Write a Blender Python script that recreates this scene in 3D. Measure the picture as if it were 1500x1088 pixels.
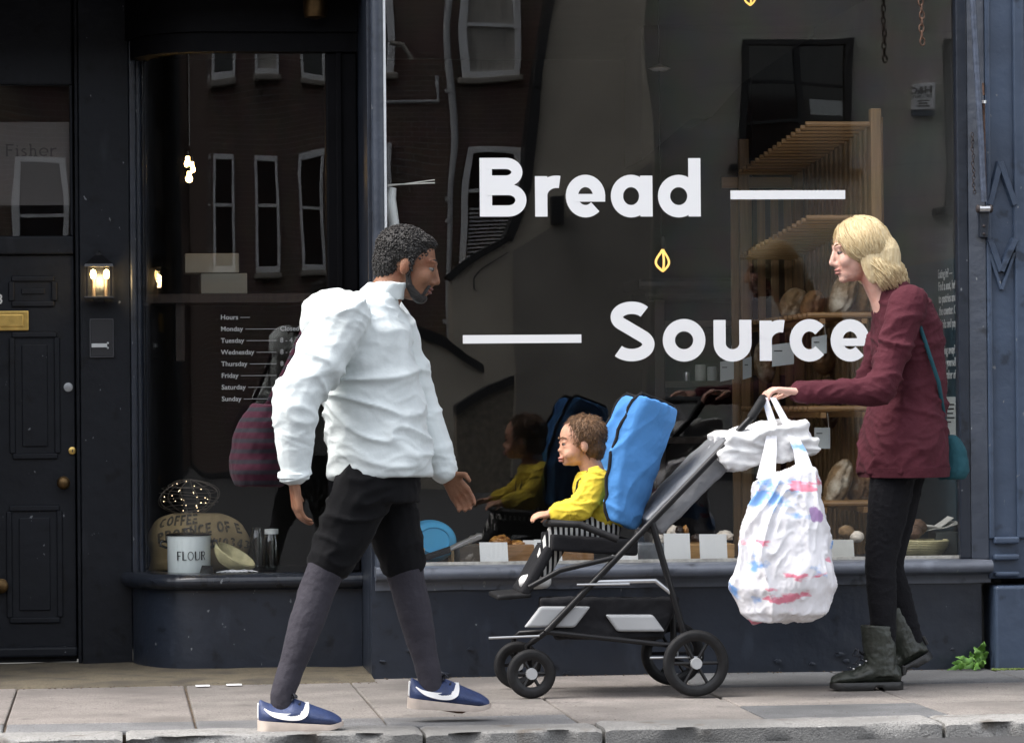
import bpy, math, random
from mathutils import Vector, Matrix, noise
random.seed(7)
for o in list(bpy.data.objects): bpy.data.objects.remove(o)
scene = bpy.context.scene
COL = scene.collection
R = math.radians

# ------------------------------------------------------------------ camera
IW, IH, FPX = 1500.0, 1088.0, 5400.0
CAM = Vector((0, -14.5, 1.067))
_yaw, _pit, _rol = math.atan(590/FPX), math.atan(51/FPX), R(-0.5)
_f = Vector((math.sin(_yaw)*math.cos(_pit), math.cos(_yaw)*math.cos(_pit), math.sin(_pit)))
_r0 = Vector((math.cos(_yaw), -math.sin(_yaw), 0)); _u0 = _r0.cross(_f)
_r = _r0*math.cos(_rol) + _u0*math.sin(_rol); _u = -_r0*math.sin(_rol) + _u0*math.cos(_rol)
cd = bpy.data.cameras.new('camera'); cam = bpy.data.objects.new('camera', cd); COL.objects.link(cam)
cd.sensor_width = 36; cd.lens = FPX/IW*36; cd.clip_end = 500; cd.clip_start = 0.1
cam.matrix_world = Matrix(((_r.x, _u.x, -_f.x, CAM.x), (_r.y, _u.y, -_f.y, CAM.y), (_r.z, _u.z, -_f.z, CAM.z), (0, 0, 0, 1)))
scene.camera = cam

# ------------------------------------------------------------------ light
world = bpy.data.worlds.new('World'); scene.world = world; world.use_nodes = True
wn = world.node_tree; bg = wn.nodes['Background']
sky = wn.nodes.new('ShaderNodeTexSky'); sky.sky_type = 'NISHITA'; sky.sun_disc = False
SUN_EL, SUN_AZ = R(58), R(-92)       # azimuth clockwise from +Y
sky.sun_elevation = SUN_EL; sky.sun_rotation = SUN_AZ
sky.air_density = 1.0; sky.dust_density = 3.0; sky.ozone_density = 1.0
hs = wn.nodes.new('ShaderNodeHueSaturation'); hs.inputs['Saturation'].default_value = .28   # thin high cloud greys the blue
wn.links.new(sky.outputs[0], hs.inputs['Color']); wn.links.new(hs.outputs[0], bg.inputs[0]); bg.inputs[1].default_value = 0.15
sl = bpy.data.lights.new('sun', 'SUN'); sl.energy = 1.35; sl.angle = R(38); sl.color = (1, .955, .90)
so = bpy.data.objects.new('sun', sl); COL.objects.link(so)
_sd = Vector((math.sin(SUN_AZ)*math.cos(SUN_EL), math.cos(SUN_AZ)*math.cos(SUN_EL), math.sin(SUN_EL)))
so.rotation_euler = _sd.to_track_quat('Z', 'Y').to_euler(); so.location = (-4, -10, 12)
scene.view_settings.view_transform = 'Standard'; scene.view_settings.look = 'None'
scene.view_settings.exposure = 1.75; scene.view_settings.gamma = 1.0
scene.render.engine = 'CYCLES'
scene.cycles.use_denoising = True
scene.cycles.max_bounces = 8; scene.cycles.transparent_max_bounces = 24
scene.cycles.glossy_bounces = 4; scene.cycles.caustics_reflective = False; scene.cycles.caustics_refractive = False
scene.cycles.sample_clamp_indirect = 6

def at(px, py, Y):
    d = _f*FPX + _r*(px-IW/2) + _u*(IH/2-py)
    return CAM + d*((Y-CAM.y)/d.y)

# ------------------------------------------------------------------ materials
def mat(name, col, rough=.6, metal=0., var=0., vscale=6., bump=0., bscale=60., spec=.5, coat=0.,
        col2=None, thr=None, emit=None, stretch=None, vdetail=4.):
    m = bpy.data.materials.new(name); m.use_nodes = True
    nt = m.node_tree; b = nt.nodes['Principled BSDF']; L = nt.links.new
    b.inputs['Base Color'].default_value = (*col, 1); b.inputs['Roughness'].default_value = rough
    b.inputs['Metallic'].default_value = metal; b.inputs['Specular IOR Level'].default_value = spec
    b.inputs['Coat Weight'].default_value = coat
    tc = nt.nodes.new('ShaderNodeTexCoord'); vec = tc.outputs['Object']
    if stretch:
        mp = nt.nodes.new('ShaderNodeMapping'); mp.inputs['Scale'].default_value = stretch
        L(vec, mp.inputs['Vector']); vec = mp.outputs[0]
    if var or col2:
        n = nt.nodes.new('ShaderNodeTexNoise'); n.inputs['Scale'].default_value = vscale; n.inputs['Detail'].default_value = vdetail
        L(vec, n.inputs['Vector'])
        r = nt.nodes.new('ShaderNodeValToRGB'); L(n.outputs['Fac'], r.inputs[0])
        lo, hi = thr if thr else (.3, .7)
        r.color_ramp.elements[0].position = lo; r.color_ramp.elements[1].position = hi
        c2 = col2 if col2 else tuple(min(1, c*(1+var)) for c in col)
        c1 = col if col2 else tuple(c*(1-var) for c in col)
        r.color_ramp.elements[0].color = (*c1, 1); r.color_ramp.elements[1].color = (*c2, 1)
        L(r.outputs[0], b.inputs['Base Color'])
    if bump:
        n2 = nt.nodes.new('ShaderNodeTexNoise'); n2.inputs['Scale'].default_value = bscale; n2.inputs['Detail'].default_value = 5
        L(vec, n2.inputs['Vector'])
        bp = nt.nodes.new('ShaderNodeBump'); bp.inputs['Strength'].default_value = bump; bp.inputs['Distance'].default_value = .01
        L(n2.outputs['Fac'], bp.inputs['Height']); L(bp.outputs[0], b.inputs['Normal'])
    if emit:
        b.inputs['Emission Color'].default_value = (*emit[0], 1); b.inputs['Emission Strength'].default_value = emit[1]
    return m

def nodes_of(m): return m.node_tree, m.node_tree.nodes['Principled BSDF'], m.node_tree.links.new

def layered(m, col, scale, lo, hi, stretch=None, detail=6, rough=None):
    """lay a second colour over a material where a noise passes a threshold (chips, lichen, dirt)"""
    nt, b, L = nodes_of(m)
    tc = nt.nodes.new('ShaderNodeTexCoord'); vec = tc.outputs['Object']
    if stretch:
        mp = nt.nodes.new('ShaderNodeMapping'); mp.inputs['Scale'].default_value = stretch; L(vec, mp.inputs[0]); vec = mp.outputs[0]
    n = nt.nodes.new('ShaderNodeTexNoise'); n.inputs['Scale'].default_value = scale; n.inputs['Detail'].default_value = detail
    L(vec, n.inputs['Vector'])
    mr = nt.nodes.new('ShaderNodeMapRange'); mr.inputs[1].default_value = lo; mr.inputs[2].default_value = hi
    L(n.outputs['Fac'], mr.inputs[0])
    mx = nt.nodes.new('ShaderNodeMix'); mx.data_type = 'RGBA'
    L(mr.outputs[0], mx.inputs[0])
    inp = b.inputs['Base Color']
    if inp.is_linked: L(inp.links[0].from_socket, mx.inputs[6])
    else: mx.inputs[6].default_value = inp.default_value
    mx.inputs[7].default_value = (*col, 1)
    L(mx.outputs[2], inp)
    return m

M = {}
def paint(name, col, rough=.34, spec=.5):
    m = mat(name, col, rough, spec=spec, var=.20, vscale=3.5, bump=.38, bscale=14, vdetail=9)
    layered(m, (.16, .17, .18), 38, .71, .725, stretch=(1, 1, .6)); layered(m, tuple(c*.45 for c in col), 13, .60, .70)          # small chips down to old grey paint
    layered(m, tuple(c*1.9+.012 for c in col), 9, .62, .86, stretch=(1, 1, .35))  # chalky dust
    return m
M['navy'] = paint('navy_paint', (.016, .021, .032))
M['navy_blue'] = paint('navy_blue_paint', (.036, .044, .061))
M['pilaster_skylit'] = paint('pilaster_skylit_paint', (.043, .063, .102), .4); M['sill_skylit'] = paint('dusty_skylit_sill_paint', (.085, .095, .118), .3)  # sky light put into lighter copies of the navy; sill also dusty
M['bay_sill'] = paint('glossy_bay_sill_paint', (.014, .017, .024), .24)
M['navy_porch_shade'] = paint('navy_porch_shade_paint', (.006, .0075, .011), .5, .22)  # darker copy of the navy: porch shade put into the colour
M['black_and_porch_shade'] = mat('black_and_porch_shade', (.004, .004, .005), .6, spec=.08, var=.2, bump=.1)  # plain black; on bay head, cornice and soffit it holds the porch shade
M['white_print'] = mat('white_vinyl', (.80, .80, .80), .5)
M['grey_print'] = mat('grey_vinyl', (.50, .52, .52), .5)
M['hours_print'] = mat('dim_grey_vinyl', (.30, .31, .31), .6)
M['black_print'] = mat('black_print', (.012, .012, .014), .6)
M['brass'] = mat('brass', (.55, .38, .12), .34, 1., var=.2, vscale=30, bump=.05)
M['arm_paint'] = mat('worn_blue_rod_paint', (.065, .08, .115), .3, var=.3, vscale=40, bump=.2)
M['old_brass'] = mat('old_brass', (.12, .075, .035), .45, 1., var=.3, vscale=40)
M['steel'] = mat('steel', (.62, .62, .62), .28, 1., var=.1, vscale=30)
M['rust'] = mat('rusty_iron', (.11, .06, .04), .8, .3, var=.5, vscale=60, bump=.4, bscale=200)
M['chain_dark'] = mat('dark_chain_iron', (.05, .04, .04), .6, .5, var=.4, vscale=80)
M['alu'] = mat('white_upright_paint', (.66, .68, .66), .4, var=.06, vscale=12)
# paving
def stone(name, col, sp=.35):
    m = mat(name, col, .85, var=.16, vscale=5, bump=.55, bscale=170, vdetail=9)
    layered(m, tuple(c*.45 for c in col), 105, .55, .68)
    layered(m, tuple(min(1, c*1.6) for c in col), 130, .60, .72)
    layered(m, tuple(c*.72 for c in col), 2.2, .52, .75)
    layered(m, tuple(c*.5 for c in col), 58, .60, .70); layered(m, tuple(min(1, c*1.5) for c in col), 66, .64, .72)
    layered(m, tuple(c*.50 for c in col), 9, .63, .72, detail=9); layered(m, tuple(c*.60 for c in col), 1.1, .50, .66, detail=8)
    return m
SLABS = [stone('pink_slab', (.222, .198, .182)), stone('buff_slab', (.232, .208, .188)), stone('grey_slab', (.165, .165, .168)), stone('dark_slab', (.12, .122, .126)), stone('warm_slab', (.212, .192, .176))]
M['kerb'] = stone('kerb_granite', (.25, .245, .235)); layered(M['kerb'], (.13, .115, .10), 7, .58, .68)
M['step'] = stone('threshold_stone', (.135, .112, .075)); layered(M['step'], (.065, .055, .042), 5, .45, .65)
M['asphalt'] = mat('asphalt', (.045, .045, .047), .9, var=.3, vscale=180, bump=.6, bscale=220)
M['bed'] = mat('joint_mortar', (.12, .09, .065), .95, var=.5, vscale=30, bump=.5, bscale=90)
# glass
def glass(name, tint=(.985, .99, .99), k=2.0):
    m = bpy.data.materials.new(name); m.use_nodes = True; nt = m.node_tree; L = nt.links.new
    for n in list(nt.nodes):
        if n.type != 'OUTPUT_MATERIAL': nt.nodes.remove(n)
    out = [n for n in nt.nodes if n.type == 'OUTPUT_MATERIAL'][0]
    t = nt.nodes.new('ShaderNodeBsdfTransparent'); t.inputs[0].default_value = (*tint, 1)
    g = nt.nodes.new('ShaderNodeBsdfGlossy'); g.inputs['Roughness'].default_value = 0.0; g.inputs[0].default_value = (1, 1, 1, 1)
    lw = nt.nodes.new('ShaderNodeLayerWeight'); lw.inputs[0].default_value = .5
    p = nt.nodes.new('ShaderNodeMath'); p.operation = 'POWER'; p.inputs[1].default_value = 5; L(lw.outputs['Facing'], p.inputs[0])
    q = nt.nodes.new('ShaderNodeMath'); q.operation = 'MULTIPLY_ADD'; q.inputs[1].default_value = .96; q.inputs[2].default_value = .04*k
    L(p.outputs[0], q.inputs[0])
    # slow waviness of old plate glass
    tc = nt.nodes.new('ShaderNodeTexCoord'); n = nt.nodes.new('ShaderNodeTexNoise'); n.inputs['Scale'].default_value = 1.6; n.inputs['Detail'].default_value = 1
    L(tc.outputs['Object'], n.inputs['Vector'])
    bp = nt.nodes.new('ShaderNodeBump'); bp.inputs['Strength'].default_value = .05; bp.inputs['Distance'].default_value = .02
    L(n.outputs['Fac'], bp.inputs['Height']); L(bp.outputs[0], g.inputs['Normal'])
    mx = nt.nodes.new('ShaderNodeMixShader'); L(q.outputs[0], mx.inputs[0]); L(t.outputs[0], mx.inputs[1]); L(g.outputs[0], mx.inputs[2])
    L(mx.outputs[0], out.inputs['Surface'])
    return m
M['glass'] = glass('window_glass', k=.85); M['bay_glass'] = glass('bay_glass', k=.7)
M['jar_glass'] = glass('jar_glass', (.86, .89, .88), 1.6)
M['dark_glass'] = mat('dark_window_glass', (.012, .014, .017), .05, spec=.8)
M['frosted'] = mat('frosted_film', (.055, .05, .048), .35, var=.05)
# interior
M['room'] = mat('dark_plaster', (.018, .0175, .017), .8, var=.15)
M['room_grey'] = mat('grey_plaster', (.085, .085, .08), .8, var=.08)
M['teal'] = mat('teal_panel_paint', (.020, .045, .060), .6, var=.15)
M['floor'] = mat('shop_floor_boards', (.022, .016, .012), .5, var=.3)
def wood(name, c, s=(1, 1, 1)):
    m = mat(name, tuple(x*.72 for x in c), .5, vscale=14, col2=c, thr=(.35, .65), stretch=s, bump=.12, bscale=40, vdetail=6)
    return m
M['pine'] = wood('pine', (.27, .145, .052), (.3, 6, 6)); M['pine_v'] = wood('pine_upright', (.26, .15, .06), (6, 6, .3))
M['oak'] = wood('oak_board', (.36, .19, .08), (1, 4, 10)); M['dark_wood'] = wood('dark_wood', (.045, .026, .016), (6, 6, .4))
M['peg'] = wood('beech_peg', (.62, .43, .22), (8, 8, 1))
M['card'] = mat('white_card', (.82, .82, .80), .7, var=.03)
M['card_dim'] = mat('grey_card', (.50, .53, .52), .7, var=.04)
M['cyan'] = mat('cyan_enamel', (.10, .47, .78), .18, coat=.4, var=.06, vscale=4)
M['enamel'] = mat('pale_enamel', (.80, .87, .85), .2, coat=.4, var=.03)
M['black_gloss'] = mat('black_gloss', (.01, .01, .011), .25)
M['rubber'] = mat('black_rubber', (.011, .011, .012), .65, spec=.25, var=.3, vscale=40)
M['cane'] = mat('cane', (.50, .45, .25), .6, var=.2, vscale=30, bump=.3, bscale=120)
def crust(name, c, flour=.25):
    m = mat(name, tuple(x*.5 for x in c), .75, vscale=26, col2=c, thr=(.35, .68), bump=.6, bscale=55, vdetail=7)
    layered(m, (.52, .45, .34), 13, .70-flour*.4, .86-flour*.35, detail=9)
    return m
M['crust'] = crust('bread_crust', (.30, .15, .055)); M['crust_pale'] = crust('floured_crust', (.30, .18, .08), .6)
M['crust_dark'] = crust('dark_rye_crust', (.16, .085, .045), .35)
M['pastry'] = mat('glazed_pastry', (.20, .07, .02), .3, vscale=22, col2=(.60, .30, .08), thr=(.35, .65), bump=.8, bscale=45)
M['choc'] = mat('dark_chocolate', (.03, .016, .01), .35, var=.4, vscale=50, bump=.6)
M['cream'] = mat('icing', (.75, .66, .55), .5, var=.15, vscale=40, bump=.4)
M['sack'] = mat('burlap', (.36, .27, .14), .95, var=.22, vscale=9, bump=.9, bscale=380, vdetail=9)
M['sack_print'] = mat('stencil_ink', (.05, .045, .035), .9, vscale=60, col2=(.11, .085, .05), thr=(.45, .62))
M['bulb'] = mat('lit_bulb', (1, .8, .5), .4, emit=((1, .62, .22), 8))
M['bulb_soft'] = mat('lit_filament', (1, .8, .5), .4, emit=((1, .60, .13), .42))
M['fairy'] = mat('fairy_bulb', (1, .8, .5), .4, emit=((1, .74, .42), 1.6))
M['leaf'] = mat('weed_leaf', (.10, .22, .035), .5, var=.4, vscale=30, bump=.2)
M['moss'] = mat('moss', (.10, .14, .03), .95, var=.5, vscale=60, bump=.8, bscale=150)
M['paper'] = mat('pale_paper', (.62, .61, .56), .8, var=.06, vscale=20)
M['shade'] = mat('pale_box_card', (.42, .40, .33), .8, var=.06)
M['wire'] = mat('wire', (.14, .12, .10), .45, .7)

# ------------------------------------------------------------------ mesh helpers
class MB:
    def __init__(s): s.v = []; s.f = []
    def add(s, vs, fs):
        o = len(s.v); s.v += [tuple(v) for v in vs]; s.f += [tuple(i+o for i in f) for f in fs]; return s
    def box(s, x0, x1, y0, y1, z0, z1):
        return s.add([(x, y, z) for z in (z0, z1) for y in (y0, y1) for x in (x0, x1)],
                     [(0, 2, 3, 1), (4, 5, 7, 6), (0, 1, 5, 4), (2, 6, 7, 3), (0, 4, 6, 2), (1, 3, 7, 5)])
    def obox(s, c, ax, ay, az):
        c, ax, ay, az = map(Vector, (c, ax, ay, az))
        return s.add([c+ax*i+ay*j+az*k for k in (-1, 1) for j in (-1, 1) for i in (-1, 1)],
                     [(0, 2, 3, 1), (4, 5, 7, 6), (0, 1, 5, 4), (2, 6, 7, 3), (0, 4, 6, 2), (1, 3, 7, 5)])
    def prism(s, pts, y0, y1):       # polygon in XZ, extruded along Y
        n = len(pts)
        vs = [(x, y0, z) for x, z in pts]+[(x, y1, z) for x, z in pts]
        return s.add(vs, [tuple(range(n)), tuple(range(2*n-1, n-1, -1))]+[(i, i+n, (i+1) % n+n, (i+1) % n) for i in range(n)])
    def extrude(s, pts, vec):        # any planar 3-D polygon pushed along a vector
        n = len(pts); vec = Vector(vec)
        vs = [Vector(p) for p in pts]; vs += [p+vec for p in vs]
        return s.add(vs, [tuple(range(n)), tuple(range(2*n-1, n-1, -1))]+[(i, i+n, (i+1) % n+n, (i+1) % n) for i in range(n)])
    def loft(s, rings, caps=True, closed=True):
        n = len(rings[0]); vs = [p for r in rings for p in r]; fs = []
        for k in range(len(rings)-1):
            for i in range(n if closed else n-1):
                j = (i+1) % n; fs.append((k*n+i, k*n+j, (k+1)*n+j, (k+1)*n+i))
        if caps: fs += [tuple(range(n-1, -1, -1)), tuple((len(rings)-1)*n+i for i in range(n))]
        return s.add(vs, fs)
    def tube(s, path, r, n=8, caps=True):
        path = [Vector(p) for p in path]; m = len(path); rings = []; prev = None
        for i, p in enumerate(path):
            d = (path[min(i+1, m-1)]-path[max(i-1, 0)]).normalized()
            if prev is None:
                a = Vector((0, 0, 1)) if abs(d.z) < .9 else Vector((1, 0, 0)); u = d.cross(a).normalized()
            else: u = (prev-d*prev.dot(d)).normalized()
            prev = u; w = d.cross(u); rr = r[i] if isinstance(r, (list, tuple)) else r
            rings.append([p+(u*math.cos(2*math.pi*k/n)+w*math.sin(2*math.pi*k/n))*rr for k in range(n)])
        return s.loft(rings, caps)
    def lathe(s, prof, c=(0, 0, 0), n=24, M3=None, sx=1, sy=1, caps=True):
        c = Vector(c); rings = []
        for r, z in prof:
            ring = []
            for k in range(n):
                p = Vector((r*sx*math.cos(2*math.pi*k/n), r*sy*math.sin(2*math.pi*k/n), z))
                ring.append(c+(M3 @ p if M3 else p))
            rings.append(ring)
        return s.loft(rings, caps)
    def ell(s, c, r, M3=None, nu=16, nv=10, fn=None):
        c = Vector(c); rings = []
        for j in range(1, nv):
            t = math.pi*j/nv; ring = []
            for k in range(nu):
                a = 2*math.pi*k/nu
                p = Vector((math.sin(t)*math.cos(a), math.sin(t)*math.sin(a), -math.cos(t)))
                q = Vector((p.x*r[0], p.y*r[1], p.z*r[2]))
                if fn: q = fn(p, q)
                ring.append(c+(M3 @ q if M3 else q))
            rings.append(ring)
        o = len(s.v); s.loft(rings, False)
        for sg, base in ((-1, 0), (1, (nv-2)*nu)):
            q = Vector((0, 0, sg*r[2]))
            if fn: q = fn(Vector((0, 0, sg)), q)
            s.v.append(tuple(c+(M3 @ q if M3 else q))); i = len(s.v)-1
            for k in range(nu):
                a, b = o+base+k, o+base+(k+1) % nu
                s.f.append((b, a, i) if sg < 0 else (a, b, i))
        return s
    def chain(s, pts, n=12):         # overlapping tapered capsules: [(point, radius), ...]
        for (p, r), (q, t) in zip(pts, pts[1:]):
            p, q = Vector(p), Vector(q); d = q-p
            if d.length < 1e-5: continue
            Q = d.to_track_quat('Z', 'X').to_matrix(); rings = []
            for k in range(1, 5):
                a = math.pi/2*k/4; rings.append((p-d.normalized()*r*math.cos(a), r*math.sin(a)))
            for k in range(0, 4):
                a = math.pi/2*k/4; rings.append((q+d.normalized()*t*math.sin(a), t*math.cos(a)))
            s.loft([[c+Q @ Vector((rr*math.cos(2*math.pi*i/n), rr*math.sin(2*math.pi*i/n), 0)) for i in range(n)] for c, rr in rings])
        return s
    def mesh(s, name):
        me = bpy.data.meshes.new(name); me.from_pydata(s.v, [], s.f); me.update(); return me
    def build(s, name, m, parent=None, smooth=0, bevel=0, seg=2):
        return obj(name, s.mesh(name), m, parent, smooth, bevel, seg)

def obj(name, me, m, parent=None, smooth=0, bevel=0, seg=2):
    o = bpy.data.objects.new(name, me); COL.objects.link(o)
    if m and not me.materials: me.materials.append(m)
    if smooth:
        me.polygons.foreach_set('use_smooth', [True]*len(me.polygons))
        if smooth < 180: me.set_sharp_from_angle(angle=R(smooth))
    if bevel:
        b = o.modifiers.new('bevel', 'BEVEL'); b.width = bevel; b.segments = seg; b.limit_method = 'ANGLE'; b.angle_limit = R(35)
    if parent is not None: attach(o, parent)
    return o

def attach(o, parent):
    o.parent = parent
    o.matrix_parent_inverse = Matrix.Translation(-Vector(parent.location)) if parent.type == 'EMPTY' else Matrix()

def tag(o, label=None, cat=None, group=None, kind=None):
    if label: o['label'] = label
    if cat: o['category'] = cat
    if group: o['group'] = group
    if kind: o['kind'] = kind
    return o
def thing(name, loc, label, cat, group=None):
    e = bpy.data.objects.new(name, None); COL.objects.link(e); e.location = loc; e.empty_display_size = .05
    return tag(e, label, cat, group)
def struct(name, mb, m, **k): return tag(mb.build(name, m, **k), kind='structure')

def sculpt(name, mb, m, parent, voxel=.006, smooth=5, disp=None):
    o = bpy.data.objects.new(name, mb.mesh(name)); COL.objects.link(o)
    r = o.modifiers.new('r', 'REMESH'); r.mode = 'VOXEL'; r.voxel_size = voxel
    s = o.modifiers.new('s', 'SMOOTH'); s.factor = .5; s.iterations = smooth
    for sc_, st in (disp or []):
        t = bpy.data.textures.new('folds', 'CLOUDS'); t.noise_scale = sc_; t.noise_depth = 2
        d = o.modifiers.new('d', 'DISPLACE'); d.texture = t; d.strength = st; d.mid_level = .5; d.texture_coords = 'GLOBAL'
    me = bpy.data.meshes.new_from_object(o.evaluated_get(bpy.context.evaluated_depsgraph_get()))
    o.modifiers.clear(); o.data = me; me.materials.clear(); me.materials.append(m)
    me.polygons.foreach_set('use_smooth', [True]*len(me.polygons))
    if parent is not None: attach(o, parent)
    return o

def folds(o, waves):
    """crease a finished cloth mesh: ridged noise with its own frequency along x, y and z"""
    me = o.data; nr = [v.normal.copy() for v in me.vertices]
    for v, n in zip(me.vertices, nr):
        d = 0.
        for f, amp, sd in waves:
            q_ = Vector((v.co.x*f[0], v.co.y*f[1], v.co.z*f[2]+sd)); w = noise.noise(q_*.45+Vector((9, sd, 3)))
            r = 1-abs(noise.noise(q_+Vector((w, w, w))*1.2))*2.2; d += amp*(max(0, r)**2.2-.3)*(.35+max(0, w+.45))
        v.co += n*d
    me.update(); return o
def text_mesh(body, size, off=0., depth=.0006, shear=0):
    c = bpy.data.curves.new('t', 'FONT'); c.body = body; c.size = size; c.offset = off; c.extrude = depth; c.resolution_u = 3
    o = bpy.data.objects.new('t', c); COL.objects.link(o)
    me = bpy.data.meshes.new_from_object(o.evaluated_get(bpy.context.evaluated_depsgraph_get()))
    bpy.data.objects.remove(o); return me
def text(name, body, pos, size, m, parent, off=0., ux=(1, 0, 0), uy=(0, 0, 1), sx=1.):
    me = text_mesh(body, size, off); ux, uy = Vector(ux).normalized(), Vector(uy).normalized(); p = Vector(pos); n = ux.cross(uy)
    for v in me.vertices: v.co = p+ux*v.co.x*sx+uy*v.co.y+n*v.co.z
    return obj(name, me, m, parent)

def print_rule(name, pos, w, h, m, parent, ux=(1, 0, 0)):     # a line of print too small to read
    p, ux = Vector(pos), Vector(ux); n = ux.cross(Vector((0, 0, 1)))
    return MB().obox(p+ux*w/2+Vector((0, 0, h/2)), ux*w/2, n*.0004, Vector((0, 0, h/2))).build(name, m, parent)
# stroke letters: each glyph is (width, [polyline, ...]) at height 1, pen width w
def arc(cx, cy, rx, ry, a0, a1, n=18): return [(cx+rx*math.cos(R(a0+(a1-a0)*i/n)), cy+ry*math.sin(R(a0+(a1-a0)*i/n))) for i in range(n+1)]
def spline(c, m=5):
    P_ = [Vector(p) for p in c]; out = []
    for i in range(len(P_)-1):
        a, b, d, e = P_[max(i-1, 0)], P_[i], P_[i+1], P_[min(i+2, len(P_)-1)]
        for k in range(m):
            t = k/m; q_ = .5*((2*b)+(d-a)*t+(2*a-5*b+4*d-e)*t*t+(3*b-a-3*d+e)*t**3); out.append((q_.x, q_.y))
    return out+[tuple(P_[-1])]
def glyph(ch, w):
    h = w/2; X = .70                                        # x-height of the lower case
    if ch == 'B': return .80, [[(h, 0), (h, 1)], (.9, [(h, 1-h*.9), (.45, 1-h*.9)]+arc(.45, .755, .285-h*.9, .245-h*.9, 90, -90)[1:]+[(h, .51+h*.9)]), (.9, [(h, .555-h*.9), (.49, .555-h*.9)]+arc(.49, .2775, .31-h*.9, .2775-h*.9, 90, -90)[1:]+[(h, h*.9)])]
    if ch == 'r': return .45, [[(h, 0), (h, X-.01)], arc(.37, .36, .37-h, X-h-.36, 175, 78)]
    if ch == 'e': return .68, [arc(.34, X/2, .34-h, X/2+.015-h, -9, 315, 30), (.62, [(h+.03, X/2-.03), (.678, X/2-.03)])]
    if ch == 'c': return .64, [arc(.345, X/2, .345-h, X/2+.015-h, 42, 318, 30)]
    if ch == 'o': return .74, [arc(.37, X/2, .37-h, X/2+.015-h, 0, 360, 36)]
    if ch == 'a': return .72, [arc(.35, X/2, .35-h, X/2+.015-h, 0, 360, 36), [(.72-h, 0), (.72-h, X)]]
    if ch == 'd': return .74, [arc(.36, X/2, .36-h, X/2+.015-h, 0, 360, 36), [(.74-h, 0), (.74-h, 1)]]
    if ch == 'u': return .66, [[(h, X), (h, .30)]+arc(.33, .30, .33-h, .30-h+.015, 180, 360)[1:]+[(.66-h, X)]]
    if ch == 'S':
        return .78, [arc(.40, 1.01-h-(.265-h), .365-h, .265-h, 33, 232, 22)+arc(.395, .278, .395-h, .288-h, 48, -143, 24)]
    if ch == 'C': return .62, [arc(.33, .5, .33-h, .5-h, 48, 312, 20)]
    if ch == 'O' or ch == '0': return (.68 if ch == 'O' else .56), [arc(.34 if ch == 'O' else .28, .5, (.34 if ch == 'O' else .28)-h, .5-h, 0, 360, 24)]
    if ch == 'F': return .52, [[(h, 0), (h, 1)], [(h, 1-h), (.52, 1-h)], [(h, .5), (.44, .5)]]
    if ch == 'E': return .54, [[(h, 0), (h, 1)], [(h, 1-h), (.54, 1-h)], [(h, .5), (.46, .5)], [(h, h), (.54, h)]]
    if ch == 'P': return .56, [[(h, 0), (h, 1)], [(h, 1-h), (.30, 1-h)]+arc(.30, .74, .26-h, .26-h, 90, -90, 12)[1:]+[(h, .48+h)]]
    if ch == 'R': return .60, [[(h, 0), (h, 1)], [(h, 1-h), (.30, 1-h)]+arc(.30, .74, .26-h, .26-h, 90, -90, 12)[1:]+[(h, .48+h)], [(.28, .5), (.58-h, 0)]]
    if ch == 'D': return .62, [[(h, 0), (h, 1)], [(h, 1-h), (.26, 1-h)]+arc(.26, .5, .36-h, .5-h, 90, -90, 14)[1:]+[(h, h)]]
    if ch == 'U': return .64, [[(h, 1), (h, .32)]+arc(.32, .32, .32-h, .32-h, 180, 360, 14)[1:]+[(.64-h, 1)]]
    if ch == 'L': return .48, [[(h, 0), (h, 1)], [(h, h), (.48, h)]]
    if ch == 'Y': return .60, [[(h, 1), (.30, .5)], [(.60-h, 1), (.30, .5), (.30, 0)]]
    if ch == '/': return .42, [[(h, -.02), (.42-h, 1.02)]]
    if ch == '3': return .56, [arc(.26, .745, .25-h, .255-h, 150, -90, 14), arc(.26, .27, .29-h, .27-h, 90, -150, 14)]
    if ch == '4': return .60, [[(.44, 0), (.44, 1)], [(.40, .97), (h, .30)], [(h*.6, .27), (.60, .27)]]
    if ch == 'i': return .30, [[(.15, 0), (.15, .62)], [(.15, .80), (.15, .88)], [(.02, h*.6), (.28, h*.6)], [(.04, .60), (.15, .60)]]
    if ch == 'h': return .62, [[(.15, 0), (.15, 1)], arc(.32, .40, .17, .22, 180, 0, 10)+[(.49, 0)], [(.02, h*.6), (.27, h*.6)], [(.37, h*.6), (.62, h*.6)], [(.04, .98), (.15, .98)]]
    if ch == 's': return .40, [arc(.20, .47, .14, .14, 40, 200, 8)+[(.10, .40), (.28, .28)]+arc(.19, .16, .15, .15, 30, -150, 8)]
    return .35, []
def stroke(poly, w):
    """one closed outline for a polyline drawn with a flat pen of width w"""
    n = len(poly); Lp, Rp = [], []; loop = (Vector(poly[0])-Vector(poly[-1])).length < 1e-4
    for i in range(n):
        a = Vector(poly[i-1] if i else (poly[n-2] if loop else poly[0])); b = Vector(poly[i+1] if i < n-1 else (poly[1] if loop else poly[n-1]))
        d = (b-a).normalized(); nr = Vector((-d.y, d.x)); p = Vector(poly[i])
        Lp.append(p+nr*w/2); Rp.append(p-nr*w/2)
    return Lp, Rp
def letter_mesh(ch, w, fn, mb=None, step=.0):
    """fn maps glyph (x, y, layer) to 3-D; every stroke gets its own layer so that faces never share a plane"""
    mb = mb or MB(); wd, polys = glyph(ch, w)
    for k, poly in enumerate(polys):
        wt = 1
        if isinstance(poly, tuple): wt, poly = poly
        Lp, Rp = stroke(poly, w*wt); n = len(poly)
        vs = [fn(p.x, p.y, k) for p in Lp]+[fn(p.x, p.y, k) for p in Rp]
        mb.add(vs, [(i, i+1, n+i+1, n+i) for i in range(n-1)])
    return mb, wd
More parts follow.
